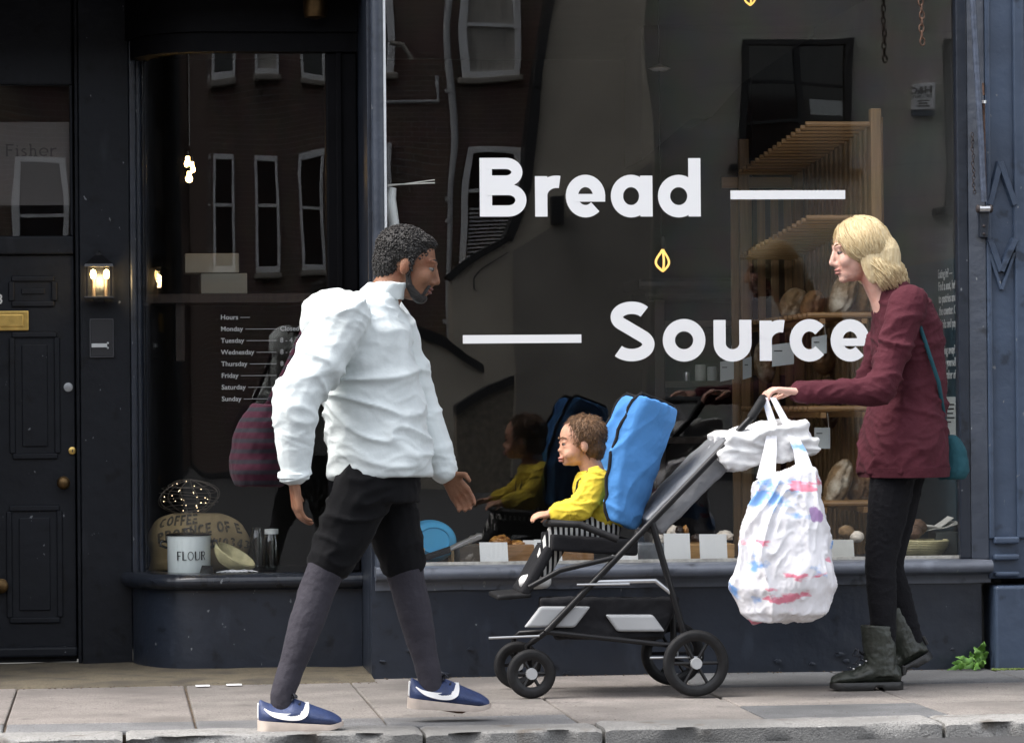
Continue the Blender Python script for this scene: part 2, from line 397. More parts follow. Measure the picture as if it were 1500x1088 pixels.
def serifs(ch):
    return {'F': [[(-.04, .01), (.20, .01)], [(-.04, .985), (.1, .985)]], 'r': [[(-.06, .01), (.22, .01)]]}.get(ch, [])

def hsh(*a): return noise.noise(Vector((a[0]*1.7+.3, (a[1] if len(a) > 1 else 0)*2.3+.7, (a[2] if len(a) > 2 else 0)*1.1+5)))

# ================================================================== THE SETTING
ROAD_Z = -.05
KI, KF = -2.17, -2.42                 # inner and front edge of the kerb
struct('road', MB().box(-60, 60, -39, KF+.02, ROAD_Z-.2, ROAD_Z), M['asphalt'])
pav = struct('pavement', MB().box(-8, 12, KI, .6, -.2, -.012), M['bed'])
# slabs: six hundred and forty millimetre columns, three courses
rows = [(-.005, -.72), (-.73, -1.575), (-1.585, KI+.006)]
mix = {2: [3, 2, 2, 4], 1: [0, 1, 0, 4], 0: [3, 2, 3, 2]}
for c in range(-6, 11):
    x0 = -.36+.642*c+.004; x1 = x0+.634
    rr = rows if c > 3 else ([(-.20 if c < 2 else -.005, -1.815), (-1.825, KI+.006)] if c < 3 else [(-.005, -1.30), (-1.31, KI+.006)])
    for k, (ya, yb) in enumerate(rr):
        dz = [hsh(c*3.1+i, k*4.7, 2)*.005 for i in range(4)]
        if c < 2 and k == 0 and ya > -.1: ya = -.2
        n = 3; jit = .004
        pts = [(x0+hsh(c, k, 1)*jit, ya, dz[0]), (x1+hsh(c, k, 2)*jit, ya, dz[1]), (x1+hsh(c, k, 3)*jit, yb, dz[2]), (x0+hsh(c, k, 4)*jit, yb, dz[3])]
        mb = MB(); top = [Vector(p) for p in pts]; bot = [p-Vector((0, 0, .06)) for p in top]
        mb.add(top+bot, [(3, 2, 1, 0), (4, 5, 6, 7), (0, 1, 5, 4), (1, 2, 6, 5), (2, 3, 7, 6), (3, 0, 4, 7)])
        if c > 3: mi = [3, [0, 1, 4][(c*7) % 3], [2, 3, 4, 2][(c*5+1) % 4]][k]
        elif c == 3: mi = [0, 4][k]
        else: mi = [[0, 1, 4, 1, 0][c % 5], [2, 4, 2][c % 3]][k] if c != 1 else [4, 2][k]
        mb.build('slab', SLABS[mi], pav, bevel=.006)
# kerb stones, worn and chipped along the front arris
def rough_block(x0, x1, y0, y1, z0, z1, seed, amp=.010, chips=.018):
    nx = max(6, int((x1-x0)/.018)); ring = []
    prof = [(0, 0), (0, 1), (.25, 1), (.5, 1), (.72, 1), (.86, 1), (.94, .985), (1, .94), (1, .78), (1, .6), (1, .4), (1, .2), (1, 0)]
    rings = []
    for i in range(nx+1):
        x = x0+(x1-x0)*i/nx; e = min(i, nx-i)/nx*(x1-x0); rr = []
        for (u, v) in prof:
            p = Vector((x, y0+(y1-y0)*u, z0+(z1-z0)*v))
            nn = noise.noise(Vector((p.x*5, p.y*9, p.z*14+seed)))*amp*.5 + noise.noise(Vector((p.x*22, p.y*22, p.z*30+seed)))*amp*.35
            ch = max(0, noise.noise(Vector((p.x*6.5, seed*1.3, p.z*9)))-.12)*chips*6 if u > .9 and v < .97 else 0
            if e < .012: p.z -= .006; 
            p.y += ch+(nn if u > .5 else nn*.3); p.z += nn*.7 if v > .5 else 0
            rr.append(p)
        rings.append(rr)
    return MB().loft(rings, True, True)
kx = [-6.0, -4.4, -2.9, -1.4, .04, 1.02, 1.615, 2.76, 4.1, 5.3, 6.8, 8.2]
for i in range(len(kx)-1):
    o = rough_block(kx[i]+.006, kx[i+1]-.006, KI, KF, ROAD_Z-.1, .002+hsh(i)*.006, i*3.7).build('kerb_stone', M['kerb'], pav, smooth=55)
# opposite pavement and the ground behind the camera
struct('far_pavement', MB().box(-60, 60, -48, -39.002, -.3, .05), M['asphalt'])
# the worn threshold stone in front of the house door and the bay window
th = MB(); nx = 40; rings = []
for i in range(nx+1):
    x = -2.2+(1.02+2.2)*i/nx
    rings.append([Vector((x, y, z+noise.noise(Vector((x*6, y*5, z*3)))*.006)) for y, z in ((1.05, -.1), (1.05, .014), (.6, .013), (.3, .012), (.05, .012), (-.10, .010), (-.165, .004), (-.185, -.008), (-.185, -.1))])
struct('threshold', th.loft(rings, True, True), M['step'], smooth=60)

# ================================================================== THE SHOP BUILDING
shop = thing('shop_building', (2.2, .2, 0), 'navy painted shopfront with a large lettered window, curved bay window and house door', 'building')
P = lambda mb, name, m, parent=shop, **k: mb.build(name, m, parent, **k)
GX0, GX1, GY = 1.095, 3.39, .05
SZ = .437                                           # top of the main sill
# --- stall riser: uneven rendered panel
def wavy_wall(x0, x1, z0, z1, y, seed, amp=.004, step=.03):
    nx, nz = max(2, int((x1-x0)/step)), max(2, int((z1-z0)/step)); vs = []; fs = []
    for j in range(nz+1):
        for i in range(nx+1):
            x, z = x0+(x1-x0)*i/nx, z0+(z1-z0)*j/nz
            vs.append((x, y+noise.noise(Vector((x*4, z*5, seed)))*amp+noise.noise(Vector((x*15, z*15, seed+4)))*amp*.4, z))
    for j in range(nz):
        for i in range(nx): a = j*(nx+1)+i; fs.append((a, a+1, a+nx+2, a+nx+1))
    o = len(vs); vs += [(x0, y+.12, z0), (x1, y+.12, z0), (x1, y+.12, z1), (x0, y+.12, z1)]
    fs += [(o+3, o+2, o+1, o)]
    return MB().add(vs, fs)
riser = P(wavy_wall(1.02, 3.47, -.02, .40, .0, 3), 'stall_riser', M['navy'], smooth=180)
# flaking patches of paint low on the riser
for i, (px, py, s) in enumerate([(600, 952, 10), (560, 968, 7), (690, 950, 8), (733, 985, 10), (760, 984, 8), (1140, 968, 8), (1228, 958, 10), (1240, 968, 9), (1335, 948, 8), (650, 986, 9), (830, 985, 8), (1190, 972, 6), (1395, 950, 4), (1060, 960, 7)]):
    c = at(px, py, -.004); rad = s/372/1.0; n = 9
    ring = [(c.x+rad*(.7+.6*hsh(i, k, 1))*math.cos(6.283*k/n), -.0075-.0015*(i % 3), c.z+rad*.55*(.7+.6*hsh(i, k, 2))*math.sin(6.283*k/n)) for k in range(n)]
    mb = MB().add(ring+[(x*.9+c.x*.1, .003, z*.9+c.z*.1) for x, y, z in ring]+[(c.x+.004, -.012-.002*(i % 2), c.z)],
                  [(k, (k+1) % n, 2*n) for k in range(n)]+[(k, k+n, (k+1) % n+n, (k+1) % n) for k in range(n)])
    mb.build('paint_flake', M['navy'], riser, smooth=60)
# --- sill with a rounded nosing
sill = [(.09, .345), (.09, SZ+.006), (-.035, SZ), (-.058, SZ-.008), (-.066, SZ-.022), (-.064, SZ-.04), (-.055, SZ-.05), (-.02, SZ-.054), (-.012, SZ-.062), (-.012, .345)]
mb = MB(); rings = []
for i in range(61):
    x = 1.035+(3.505-1.035)*i/60
    rings.append([Vector((x, y+noise.noise(Vector((x*9, y*20, z*20)))*.002, z+noise.noise(Vector((x*7, 3, z*9)))*.0025)) for y, z in sill])
P(mb.loft(rings), 'window_sill', M['sill_skylit'], smooth=50)
P(MB().box(GX0, GX1, .04, .062, SZ+.004, SZ+.016), 'glazing_bead', mat('dirty_putty', (.38, .37, .34), .8, var=.3, vscale=40))
# --- plate glass and its lettering
pane = P(MB().box(GX0-.02, GX1+.02, GY, GY+.006, SZ-.005, 2.92), 'window_pane', M['glass'])
LY = GY-.002
PXM = 14.55/FPX
def big_letter(ch, px, py, cap, w):
    o = at(px, py, LY); sc = cap*PXM*1.0
    mb, _ = letter_mesh(ch, w, lambda x, y, k: (o.x+x*sc, LY-.0006*k, o.z+y*sc))
    return mb.build('letter', M['white_print'], pane)
for ch, px in zip('Bread', (703, 784, 829, 895, 964)): big_letter(ch, px, 317.5, 86.5, .212)
for ch, px in zip('Source', (892, 971, 1045.5, 1113, 1157, 1217)): big_letter(ch, px, 528.5, 86.5, .212)
for x0, x1, y in ((1070, 1238, 285.5), (678, 851.5, 496.5)):
    a, b = at(x0, y+6.7, LY), at(x1, y-6.7, LY)
    MB().box(a.x, b.x, LY-.0012, LY-.0002, a.z, b.z).build('lettering_bar', M['white_print'], pane)
# --- frame of the main window
P(MB().tube([(GX0-.034, .012, SZ-.01), (GX0-.034, .012, 2.95)], .026, 16), 'corner_post', M['navy_blue'], smooth=60)
P(MB().box(GX0-.012, GX0-.001, .0, .05, SZ, 2.95), 'glazing_strip', mat('chalky_white_bead', (.72, .74, .75), .5, var=.1, vscale=20), bevel=.002)
P(MB().prism([(GX1, SZ+.003), (GX1+.045, SZ+.003), (GX1+.045, 2.95), (GX1, 2.95)], .012, .07), 'window_jamb', M['navy'], bevel=.006)
P(MB().add([(GX1+.045, .012, SZ+.003), (GX1+.105, -.03, SZ+.003), (GX1+.105, .09, SZ+.003), (GX1+.045, .09, SZ+.003),
            (GX1+.045, .012, 2.95), (GX1+.105, -.03, 2.95), (GX1+.105, .09, 2.95), (GX1+.045, .09, 2.95)],
           [(3, 2, 1, 0), (4, 5, 6, 7), (0, 1, 5, 4), (1, 2, 6, 5), (2, 3, 7, 6), (3, 0, 4, 7)]), 'splayed_jamb', M['navy_blue'], bevel=.003)
P(MB().box(GX0-.06, GX1+.11, -.02, .12, 2.93, 3.1), 'window_head', M['navy'], bevel=.01)
P(MB().box(-14, 18, -.06, .2, 3.1, 3.62), 'fascia', M['navy'], bevel=.01)
P(MB().box(-14, 18, -.14, .2, 3.62, 3.72), 'cornice', M['navy'], bevel=.02)
P(MB().box(-14, 18, .0, 7, 3.721, 9.0), 'upper_wall', mat('upper_brickwork', (.22, .10, .07), .9, var=.3, vscale=9))
# --- pilaster on the right
PX0, PX1 = GX1+.106, GX1+.106+.40
pil = P(MB().box(PX0, PX1, -.02, .3, .36, 3.1), 'pilaster', M['pilaster_skylit'], bevel=.006)
q = lambda mb, name='moulding', m='pilaster_skylit', **k: mb.build(name, M[m], pil, **k)
xl, xr = at(1456, 500, -.03).x, at(1486, 500, -.03).x
q(MB().box(PX0+.002, xl-.006, -.034, -.018, .52, 3.09), bevel=.006)
q(MB().box(xr+.004, xr+.05, -.040, -.018, .52, 3.09), bevel=.008)
q(MB().box(xr+.13, PX1-.002, -.034, -.018, .52, 3.09), bevel=.006)
# diamond ornament: four mitred bars, and a second chevron below it
def zx(px, py): p = at(px, py, -.03); return (p.x, p.z)
def bar(p, r, wd, y0, y1):          # flat-topped bar with splayed sides
    (ax, az), (bx, bz) = p, r; d = Vector((bx-ax, bz-az)).normalized(); nr = Vector((-d.y, d.x))*wd/2
    def sec(x, z): return [Vector((x+nr.x*k, y, z+nr.y*k)) for k, y in ((-1, y1), (-.62, y0), (.62, y0), (1, y1))]
    return MB().loft([sec(ax, az), sec(bx, bz)])
top_, lft, rgt, bot = zx(1465, 238), zx(1450, 300), zx(1487, 300), zx(1466, 397)
lf2, rg2, bt2 = zx(1450, 352), zx(1487, 350), zx(1467, 424)
for i, (a, b) in enumerate(((top_, lft), (top_, rgt), (lf2, bot), (rg2, bot))): q(bar(a, b, .034, -.040-.002*i, -.019), 'diamond_bar')
for i, (a, b) in enumerate(((zx(1450, 372), bt2), (zx(1486, 370), bt2))): q(bar(a, b, .018, -.036-.002*i, -.019), 'diamond_bar')
for i, (a, b) in enumerate(((lft, lf2), (rgt, rg2))): q(bar(a, b, .02, -.033-.002*i, -.019), 'diamond_bar')
# base of the pilaster: plinth block and reeded collar
q(MB().box(PX0+.012, PX1, -.085, .3, -.02, at(1470, 858, -.085).z), 'plinth_block', bevel=.012, seg=3)
for i, y in enumerate((792, 816, 840)):
    z = at(1470, y, -.05).z
    q(MB().box(xl-.01, xr+.008, -.055+.003*i, -.018, z-.012, z+.016-.004*i), 'collar', bevel=.008, seg=3)
P(MB().box(PX1+.001, 18, .02, .3, -.02, 3.099), 'neighbour_wall', M['navy'])
P(MB().box(-14, -1.421, -.0, .3, -.05, 3.099), 'neighbour_wall', M['navy'])
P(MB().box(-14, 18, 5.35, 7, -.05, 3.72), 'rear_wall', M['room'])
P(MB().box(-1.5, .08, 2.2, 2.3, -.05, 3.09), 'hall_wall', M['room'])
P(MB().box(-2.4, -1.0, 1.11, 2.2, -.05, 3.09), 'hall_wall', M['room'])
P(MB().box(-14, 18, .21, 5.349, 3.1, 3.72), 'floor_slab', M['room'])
# --- bay window (curves back to the door on the left)
DY = 1.0
def bay(off, n=14):
    cx, cy = .42, .97; rx, ry = .275+off, .37+off
    return [(cx-rx*math.cos(math.pi/2*i/n), cy-ry*math.sin(math.pi/2*i/n)) for i in range(n+1)]+[(1.02-.001, cy-ry)]
def bay_wall(off_out, off_in, z0, z1, prof=None):
    A, B = bay(off_out), bay(off_in)
    return MB().loft([[Vector((a[0], a[1], z0)), Vector((a[0], a[1], z1)), Vector((b[0], b[1], z1)), Vector((b[0], b[1], z0))] for a, b in zip(A, B)])
BZ = .395
P(bay_wall(.055, -.05, -.01, BZ-.062), 'bay_riser', M['navy'], smooth=50)
prof = [(-.06, BZ-.066), (-.06, BZ), (.075, BZ), (.098, BZ-.008), (.108, BZ-.026), (.104, BZ-.046), (.088, BZ-.062), (.06, BZ-.066)]
P(MB().loft([[Vector((*bay(o_)[i], z)) for o_, z in prof] for i in range(len(bay(0)))]), 'bay_sill', M['bay_sill'], smooth=50)
bpane = P(bay_wall(.003, -.003, BZ+.001, 2.52), 'bay_pane', M['bay_glass'], smooth=50)
P(bay_wall(.05, -.03, 2.522, 2.60), 'bay_head', M['black_and_porch_shade'], smooth=50)
P(bay_wall(.07, -.04, 2.602, 2.79), 'bay_cornice', M['black_and_porch_shade'], smooth=50)
P(MB().box(.89, 1.018, .57, .68, BZ+.002, 2.521), 'bay_jamb', M['black_and_porch_shade'], bevel=.008)
P(MB().box(.93, .955, .556, .569, BZ+.002, 2.52), 'jamb_bead', M['black_and_porch_shade'], bevel=.005)
P(MB().tube([(.125, .975, BZ), (.125, .975, 2.52)], .02, 12), 'bay_mullion', M['navy'], smooth=60)
P(MB().box(.09, .118, .94, 1.0, .0, 2.72), 'bay_architrave', M['navy'], bevel=.008)
P(MB().box(1.021, 1.058, .04, .70, -.01, 2.95), 'return_panel', M['navy'], bevel=.004)
# --- porch soffit over door and bay
P(MB().box(-2.4, 1.06, .12, 1.3, 2.80, 3.098), 'porch_soffit', M['black_and_porch_shade'])
# --- house door, its frame and transom light
WX0, WX1 = -.119, .089
P(MB().box(WX0, WX1, DY-.05, DY+.1, .0, 2.799), 'door_pier', M['navy_porch_shade'], bevel=.004)
P(MB().box(WX0-.018, WX0-.001, DY-.025, DY+.1, .01, 2.799), 'door_jamb', M['navy_porch_shade'], bevel=.005)
DX1 = WX0-.024; DX0 = DX1-.83
door = P(MB().box(DX0, DX1, DY+.012, DY+.05, .018, 1.715), 'house_door', M['navy_porch_shade'], bevel=.004)
dz = lambda py: at(60, py, DY).z
dx = lambda px: at(px, 600, DY).x
def panel(x0, x1, z0, z1):
    fy = DY+.012
    for (a, b, c, d) in ((x0, x1, z1-.012, z1+.012), (x0, x1, z0-.012, z0+.012), (x0-.012, x0+.012, z0+.012, z1-.012), (x1-.012, x1+.012, z0+.012, z1-.012)):
        MB().box(a, b, fy-.012, fy+.001, c, d).build('panel_moulding', M['navy_porch_shade'], door, bevel=.005, seg=3)
    MB().box(x0+.04, x1-.04, fy-.007, fy+.001, z0+.04, z1-.04).build('raised_panel', M['navy_porch_shade'], door, bevel=.012)
mid = (DX0+DX1)/2
for (xa, xb, ya, yb) in ((18, 81, 445, 408), (18, 84, 668, 490), (12, 86, 908, 744)):
    a, b, c, d = dx(xa), dx(xb), dz(ya), dz(yb)
    panel(a, b, c, d); panel(2*mid-b, 2*mid-a, c, d)
MB().box(DX0, DX1+.004, DY-.022, DY+.011, .038, .085).build('weather_board', M['navy_porch_shade'], door, bevel=.012, seg=3)
lx1 = dx(43); lz0, lz1 = dz(484), dz(455)
lb = MB().box(2*mid-lx1, lx1, DY-.004, DY+.012, lz0, lz1).build('letter_plate', M['brass'], door, bevel=.004)
MB().box(2*mid-lx1+.03, lx1-.022, DY-.009, DY-.003, lz0+.016, lz1-.016).build('letter_flap', M['brass'], lb, bevel=.003)
def knob(px, py, r, m, depth, name):
    c = at(px, py, DY); K = Matrix.Rotation(R(90), 3, 'X')
    return MB().lathe([(r*1.0, 0), (r*1.0, .004), (r*.45, .008), (r*.45, depth*.45), (r*.9, depth*.62), (r*1.0, depth*.8), (r*.7, depth*.97), (.001, depth)], (c.x, DY+.012, c.z), 20, K).build(name, m, door, smooth=50)
knob(93, 707, .027, M['old_brass'], .06, 'door_knob'); knob(2, 858, .03, M['old_brass'], .05, 'pull_knob')
lk = knob(106, 660, .016, M['brass'], .014, 'cylinder_lock')
c = at(106, 660, DY); MB().box(c.x-.002, c.x+.002, DY-.006, DY-.0025, c.z-.006, c.z+.006).build('keyhole', M['black_print'], lk)
knob(100, 567, .019, mat('worn_nickel', (.30, .31, .32), .5, .5, var=.2, vscale=60), .012, 'night_latch')
c = at(-5.5, 445, DY)
text('door_number', '3', (c.x, DY+.009, c.z), .058, M['grey_print'], door, .0008)
# transom: frame, glass, film with a name
tz0, tz1 = dz(345), dz(125)
P(MB().box(DX0, DX1, DY-.01, DY+.09, 1.717, tz0-.002), 'transom_bar', M['navy_porch_shade'], bevel=.008, seg=3)
P(MB().box(DX0, DX1, DY+.0, DY+.09, tz1+.002, 2.798), 'transom_head', M['navy_porch_shade'], bevel=.008)
P(MB().box(DX1-.014, DX1-.001, DY+.0, DY+.05, tz0-.001, tz1+.001), 'transom_stile', M['navy_porch_shade'], bevel=.004)
tp = P(MB().box(DX0, DX1-.015, DY+.03, DY+.036, tz0-.001, tz1+.001), 'transom_pane', M['bay_glass'])
MB().box(DX0+.02, DX1-.016, DY+.040, DY+.042, dz(300), dz(178)).build('privacy_film', M['frosted'], tp)
x = at(9, 228, DY+.04).x; zb = at(9, 229, DY+.04).z; sc = 20/345
for ch in 'Fisher':
    w = .11
    mb, wd = letter_mesh(ch, w if ch in 'er' else w, lambda a, b, k: (x+a*sc, DY+.0385-.0002*k, zb+b*sc*.86))
    for sidx, pl in enumerate(serifs(ch)):
        Lp, Rp = stroke(pl, .05); mb.add([(x+p.x*sc, DY+.0376, zb+p.y*sc*.86) for p in Lp+Rp], [(0, 1, 3, 2)])
    mb.build('letter', M['black_print'], tp); x += (wd+.13)*sc
P(MB().box(-2.4, DX0-.005, DY-.05, DY+.1, .0, 2.799), 'porch_pier', M['navy_porch_shade'])
P(MB().box(-1.42, -1.2, -.02, DY-.051, -.05, 2.799), 'porch_side', M['navy'])
# entry bell plate on the pier
a, b = at(133, 522, DY-.05), at(165, 468, DY-.05)
bell = P(MB().box(a.x, b.x, DY-.058, DY-.049, a.z, b.z), 'bell_plate', mat('bell_plate_black', (.016, .017, .02), .35), bevel=.002)
for (u0, u1, v0, v1) in ((a.x-.003, b.x+.003, b.z, b.z+.004), (a.x-.003, b.x+.003, a.z-.004, a.z), (a.x-.004, a.x, a.z, b.z), (b.x, b.x+.004, a.z, b.z)):
    MB().box(u0, u1, DY-.061, DY-.0495, v0, v1).build('plate_edge', mat('plate_rim', (.05, .052, .058), .4), bell)
h0, h1 = at(134, 509, DY-.06), at(157, 503, DY-.06)
MB().box(h0.x, h1.x, DY-.066, DY-.0575, h0.z, h1.z).build('bell_label', M['grey_print'], bell, bevel=.001)
for py in (502.5, 509.5):
    c = at(158, py, DY-.06); MB().ell((c.x, DY-.06, c.z), (.0045, .004, .0045)).build('bell_button', M['grey_print'], bell, smooth=180)

# --- hours on the bay window
hx = at(323, 468, .597).x
for i, (d, h_) in enumerate((('Hours', ''), ('Monday', 'Closed'), ('Tuesday', '8 - 4'), ('Wednesday', '8 - 4'), ('Thursday', '8 - 4'), ('Friday', '8 - 4'), ('Saturday', '8 - 4'), ('Sunday', '9 - 3'))):
    p = at(323+.25*i, 468+17.05*i, .595)
    t = text('hours_line', d, (p.x, .5945, p.z), .0275, M['hours_print'], bpane, .0004, sx=1.03)
    x1 = max(v.co.x for v in t.data.vertices)
    e = at(366 if i == 0 else 405, 463+17*i, .595).x
    MB().box(x1+.009, e, .594, .5952, p.z+.007, p.z+.009).build('hours_rule', M['hours_print'], bpane)
    if h_: text('hours_line', h_, (at(410, 460, .595).x, .5945, p.z), .0275, M['hours_print'], bpane, .0004)

# --- the shop interior shell
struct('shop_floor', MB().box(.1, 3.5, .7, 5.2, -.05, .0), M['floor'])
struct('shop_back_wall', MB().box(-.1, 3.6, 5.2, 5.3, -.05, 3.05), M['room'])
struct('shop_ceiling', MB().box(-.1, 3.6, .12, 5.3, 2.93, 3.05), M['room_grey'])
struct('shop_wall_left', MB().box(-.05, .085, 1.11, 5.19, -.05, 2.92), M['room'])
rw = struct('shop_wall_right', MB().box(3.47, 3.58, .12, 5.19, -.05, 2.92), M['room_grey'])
TX = 3.462
MB().box(TX, 3.4695, .10, 1.25, .44, 1.66).build('teal_panel', M['teal'], rw)
struct('display_shelf', MB().box(1.06, 3.46, .068, .78, .36, SZ-.004), M['navy'])
struct('bay_display_shelf', MB().add([(x, y, z) for z in (.30, BZ-.003) for x, y in (bay(-.062)+[(1.01, 1.35), (.13, 1.35)])],
                [tuple(range(17, -1, -1)), tuple(range(18, 36))]+[(i, (i+1) % 18, (i+1) % 18+18, i+18) for i in range(18)]), M['black_and_porch_shade'])
# added grey sloping panel: stands in for the pale diagonal light in the glass
struct('light_band_panel', MB().extrude([(p.x, 3.4, p.z) for p in (at(940, -60, 3.4), at(1330, -60, 3.4), at(1270, -2, 3.4), at(1085, 124, 3.4), at(1042, 172, 3.4), at(1012, 174, 3.4), at(940, 235, 3.4))], (0, .6, 0)), M['room_grey'])

# ================================================================== HOUSES ACROSS THE STREET (seen mirrored in the glass)
HY = 40.0
def H(px, py, d=0.):                 # a point on the house fronts: the mirror image of where the glass shows it
    p = at(px, py, HY-d); return Vector((p.x, -(HY-d), p.z))
def brick_mat(name, c1, c2, mortar, scale=1., bw=.225, bh=.075):
    m = bpy.data.materials.new(name); m.use_nodes = True; nt, b, L = nodes_of(m); b.inputs['Roughness'].default_value = .9
    tc = nt.nodes.new('ShaderNodeTexCoord'); s = nt.nodes.new('ShaderNodeSeparateXYZ'); k = nt.nodes.new('ShaderNodeCombineXYZ')
    L(tc.outputs['Object'], s.inputs[0]); L(s.outputs[0], k.inputs[0]); L(s.outputs[2], k.inputs[1])
    t = nt.nodes.new('ShaderNodeTexBrick'); L(k.outputs[0], t.inputs['Vector'])
    t.inputs['Color1'].default_value = (*c1, 1); t.inputs['Color2'].default_value = (*c2, 1); t.inputs['Mortar'].default_value = (*mortar, 1)
    t.inputs['Scale'].default_value = scale; t.inputs['Mortar Size'].default_value = .006; t.inputs['Brick Width'].default_value = bw; t.inputs['Row Height'].default_value = bh
    n = nt.nodes.new('ShaderNodeTexNoise'); n.inputs['Scale'].default_value = 2; L(tc.outputs['Object'], n.inputs['Vector'])
    mx = nt.nodes.new('ShaderNodeMix'); mx.data_type = 'RGBA'; mx.blend_type = 'MULTIPLY'; mx.inputs[0].default_value = .4
    L(t.outputs['Color'], mx.inputs[6]); L(n.outputs['Color'], mx.inputs[7]); L(mx.outputs[2], b.inputs['Base Color'])
    bp = nt.nodes.new('ShaderNodeBump'); bp.inputs['Strength'].default_value = .6; bp.inputs['Distance'].default_value = .01; bp.invert = True
    L(t.outputs['Fac'], bp.inputs['Height']); L(bp.outputs[0], b.inputs['Normal'])
    return m
M['brick'] = brick_mat('red_brickwork', (.20, .125, .10), (.14, .09, .075), (.30, .28, .25))
M['block'] = brick_mat('painted_blockwork', (.64, .62, .55), (.60, .58, .52), (.40, .39, .35), 1., 4.2, .42)
M['render'] = mat('cream_render', (.50, .45, .37), .9, var=.12, vscale=1.2, bump=.2, bscale=20)
M['render_dim'] = mat('grey_render', (.30, .275, .24), .9, var=.14, vscale=1.4, bump=.2, bscale=20)
M['white_wood'] = mat('white_joinery', (.80, .81, .82), .45)
M['slate'] = mat('slate_roof', (.045, .047, .052), .7, var=.3, vscale=12, bump=.4, bscale=30)
M['curtain'] = mat('net_curtain', (.42, .40, .36), .9, var=.3, vscale=9, stretch=(7, 1, .3))
M['pipe_grey'] = mat('grey_pipe_paint', (.52, .53, .54), .5)
M['dark_join'] = mat('black_joinery', (.015, .016, .018), .4)
M['render_white'] = mat('far_white_render', (.62, .60, .56), .9, var=.1, vscale=1)
M['flint'] = mat('flint_wall', (.20, .17, .13), .9, var=.5, vscale=14, bump=.8, bscale=18)

def hbox(px0, py0, px1, py1, d0, d1):        # screen-aligned rectangle on a house front, d = metres in front of it
    a, b = H(px0, py1), H(px1, py0)
    return MB().box(min(a.x, b.x), max(a.x, b.x), -HY+d0, -HY+d1, a.z, b.z)
def sash(house, x0, y0, x1, y1, bars_y, frame=9, m='white_wood', glassm='dark_glass', curtain=None, sill=True):
    fr = hbox(x0, y0, x1, y0+frame, .02, .12).build('window', M[m], house, bevel=.01)
    pn = hbox(x0+frame-.5, y0+frame-.5, x1-frame+.5, y1-frame+.5, .012, .03).build('pane', M[glassm], fr)
    for nm, r in (('frame_stile', (x0, y0+frame, x0+frame, y1-frame)), ('frame_stile', (x1-frame, y0+frame, x1, y1-frame)), ('frame_rail', (x0, y1-frame, x1, y1))):
        hbox(*r, .021, .118).build(nm, M[m], fr, bevel=.01)
    for yy in bars_y: hbox(x0+frame, yy-2.5, x1-frame, yy+2.5, .031, .09).build('glazing_bar', M[m], fr)
    if curtain: hbox(x0+frame+2, y0+frame, x1-frame-2, y1-frame, .0305, .034).build('curtain', M['curtain'], fr)
    if sill: hbox(x0-6, y1+.5, x1+6, y1+9, .01, .2).build('sill', M['render_dim'], house, bevel=.02)
    return fr
gz = -.05
# --- brick house
a, b = Vector((-58, 0, 0)), H(905, 0)
bh = thing('brick_house', ((a.x+b.x)/2, -HY-3, .05), 'red brick house with white sash windows, reflected in the lettered shop window', 'house')
MB().box(a.x, b.x, -HY-6, -HY, gz, 11.2).build('wall', M['brick'], bh)
MB().extrude([(a.x-.3, -HY+.35, 11.15), (a.x-.3, -HY-6.3, 11.15), (a.x-.3, -HY-3, 13.6)], (b.x-a.x+.6, 0, 0)).build('roof', M['slate'], bh)
sash(bh, 672, -60, 762, 110, (37,), curtain=True)
w2 = sash(bh, 678, 220, 766, 398, (272,), curtain=False)
for i in range(14): hbox(690, 296+i*6.6, 754, 299.5+i*6.6, .035, .06).build('shutter_slat', M['pipe_grey'], w2)
for x0 in (520, 360, 200, 40, -130, -300):
    sash(bh, x0-30, -60, x0+54, 105, (30,), curtain=(x0 % 200 == 0)); sash(bh, x0-30, 215, x0+54, 395, (300,))
hbox(768, 404, 800, 412, .0, .05).build('lintel', M['render_dim'], bh)
for (x, y0, y1) in ((655, -80, 640),):
    a = H(x, y0); b = H(x, y1); MB().tube([(a.x, -HY+.09, a.z), (a.x, -HY+.09, max(b.z, .05))], .05, 10).build('downpipe', M['pipe_grey'], bh, smooth=60)
    for yy in (132, 283, 315, 480): c = H(x, yy); MB().tube([(c.x, -HY+.09, c.z-.03), (c.x, -HY+.09, c.z+.03)], .068, 10).build('pipe_collar', M['pipe_grey'], bh)
p = [H(556, 150), H(640, 150), H(640, 110)]
MB().tube([(q_.x, -HY+.06, q_.z) for q_ in p], .03, 8).build('waste_pipe', M['pipe_grey'], bh)
p = [H(566, 68), H(585, 72), H(600, 92)]
MB().tube([(q_.x, -HY+.3, q_.z) for q_ in p], .04, 8).build('lamp_bracket', M['render_dim'], bh, smooth=60)
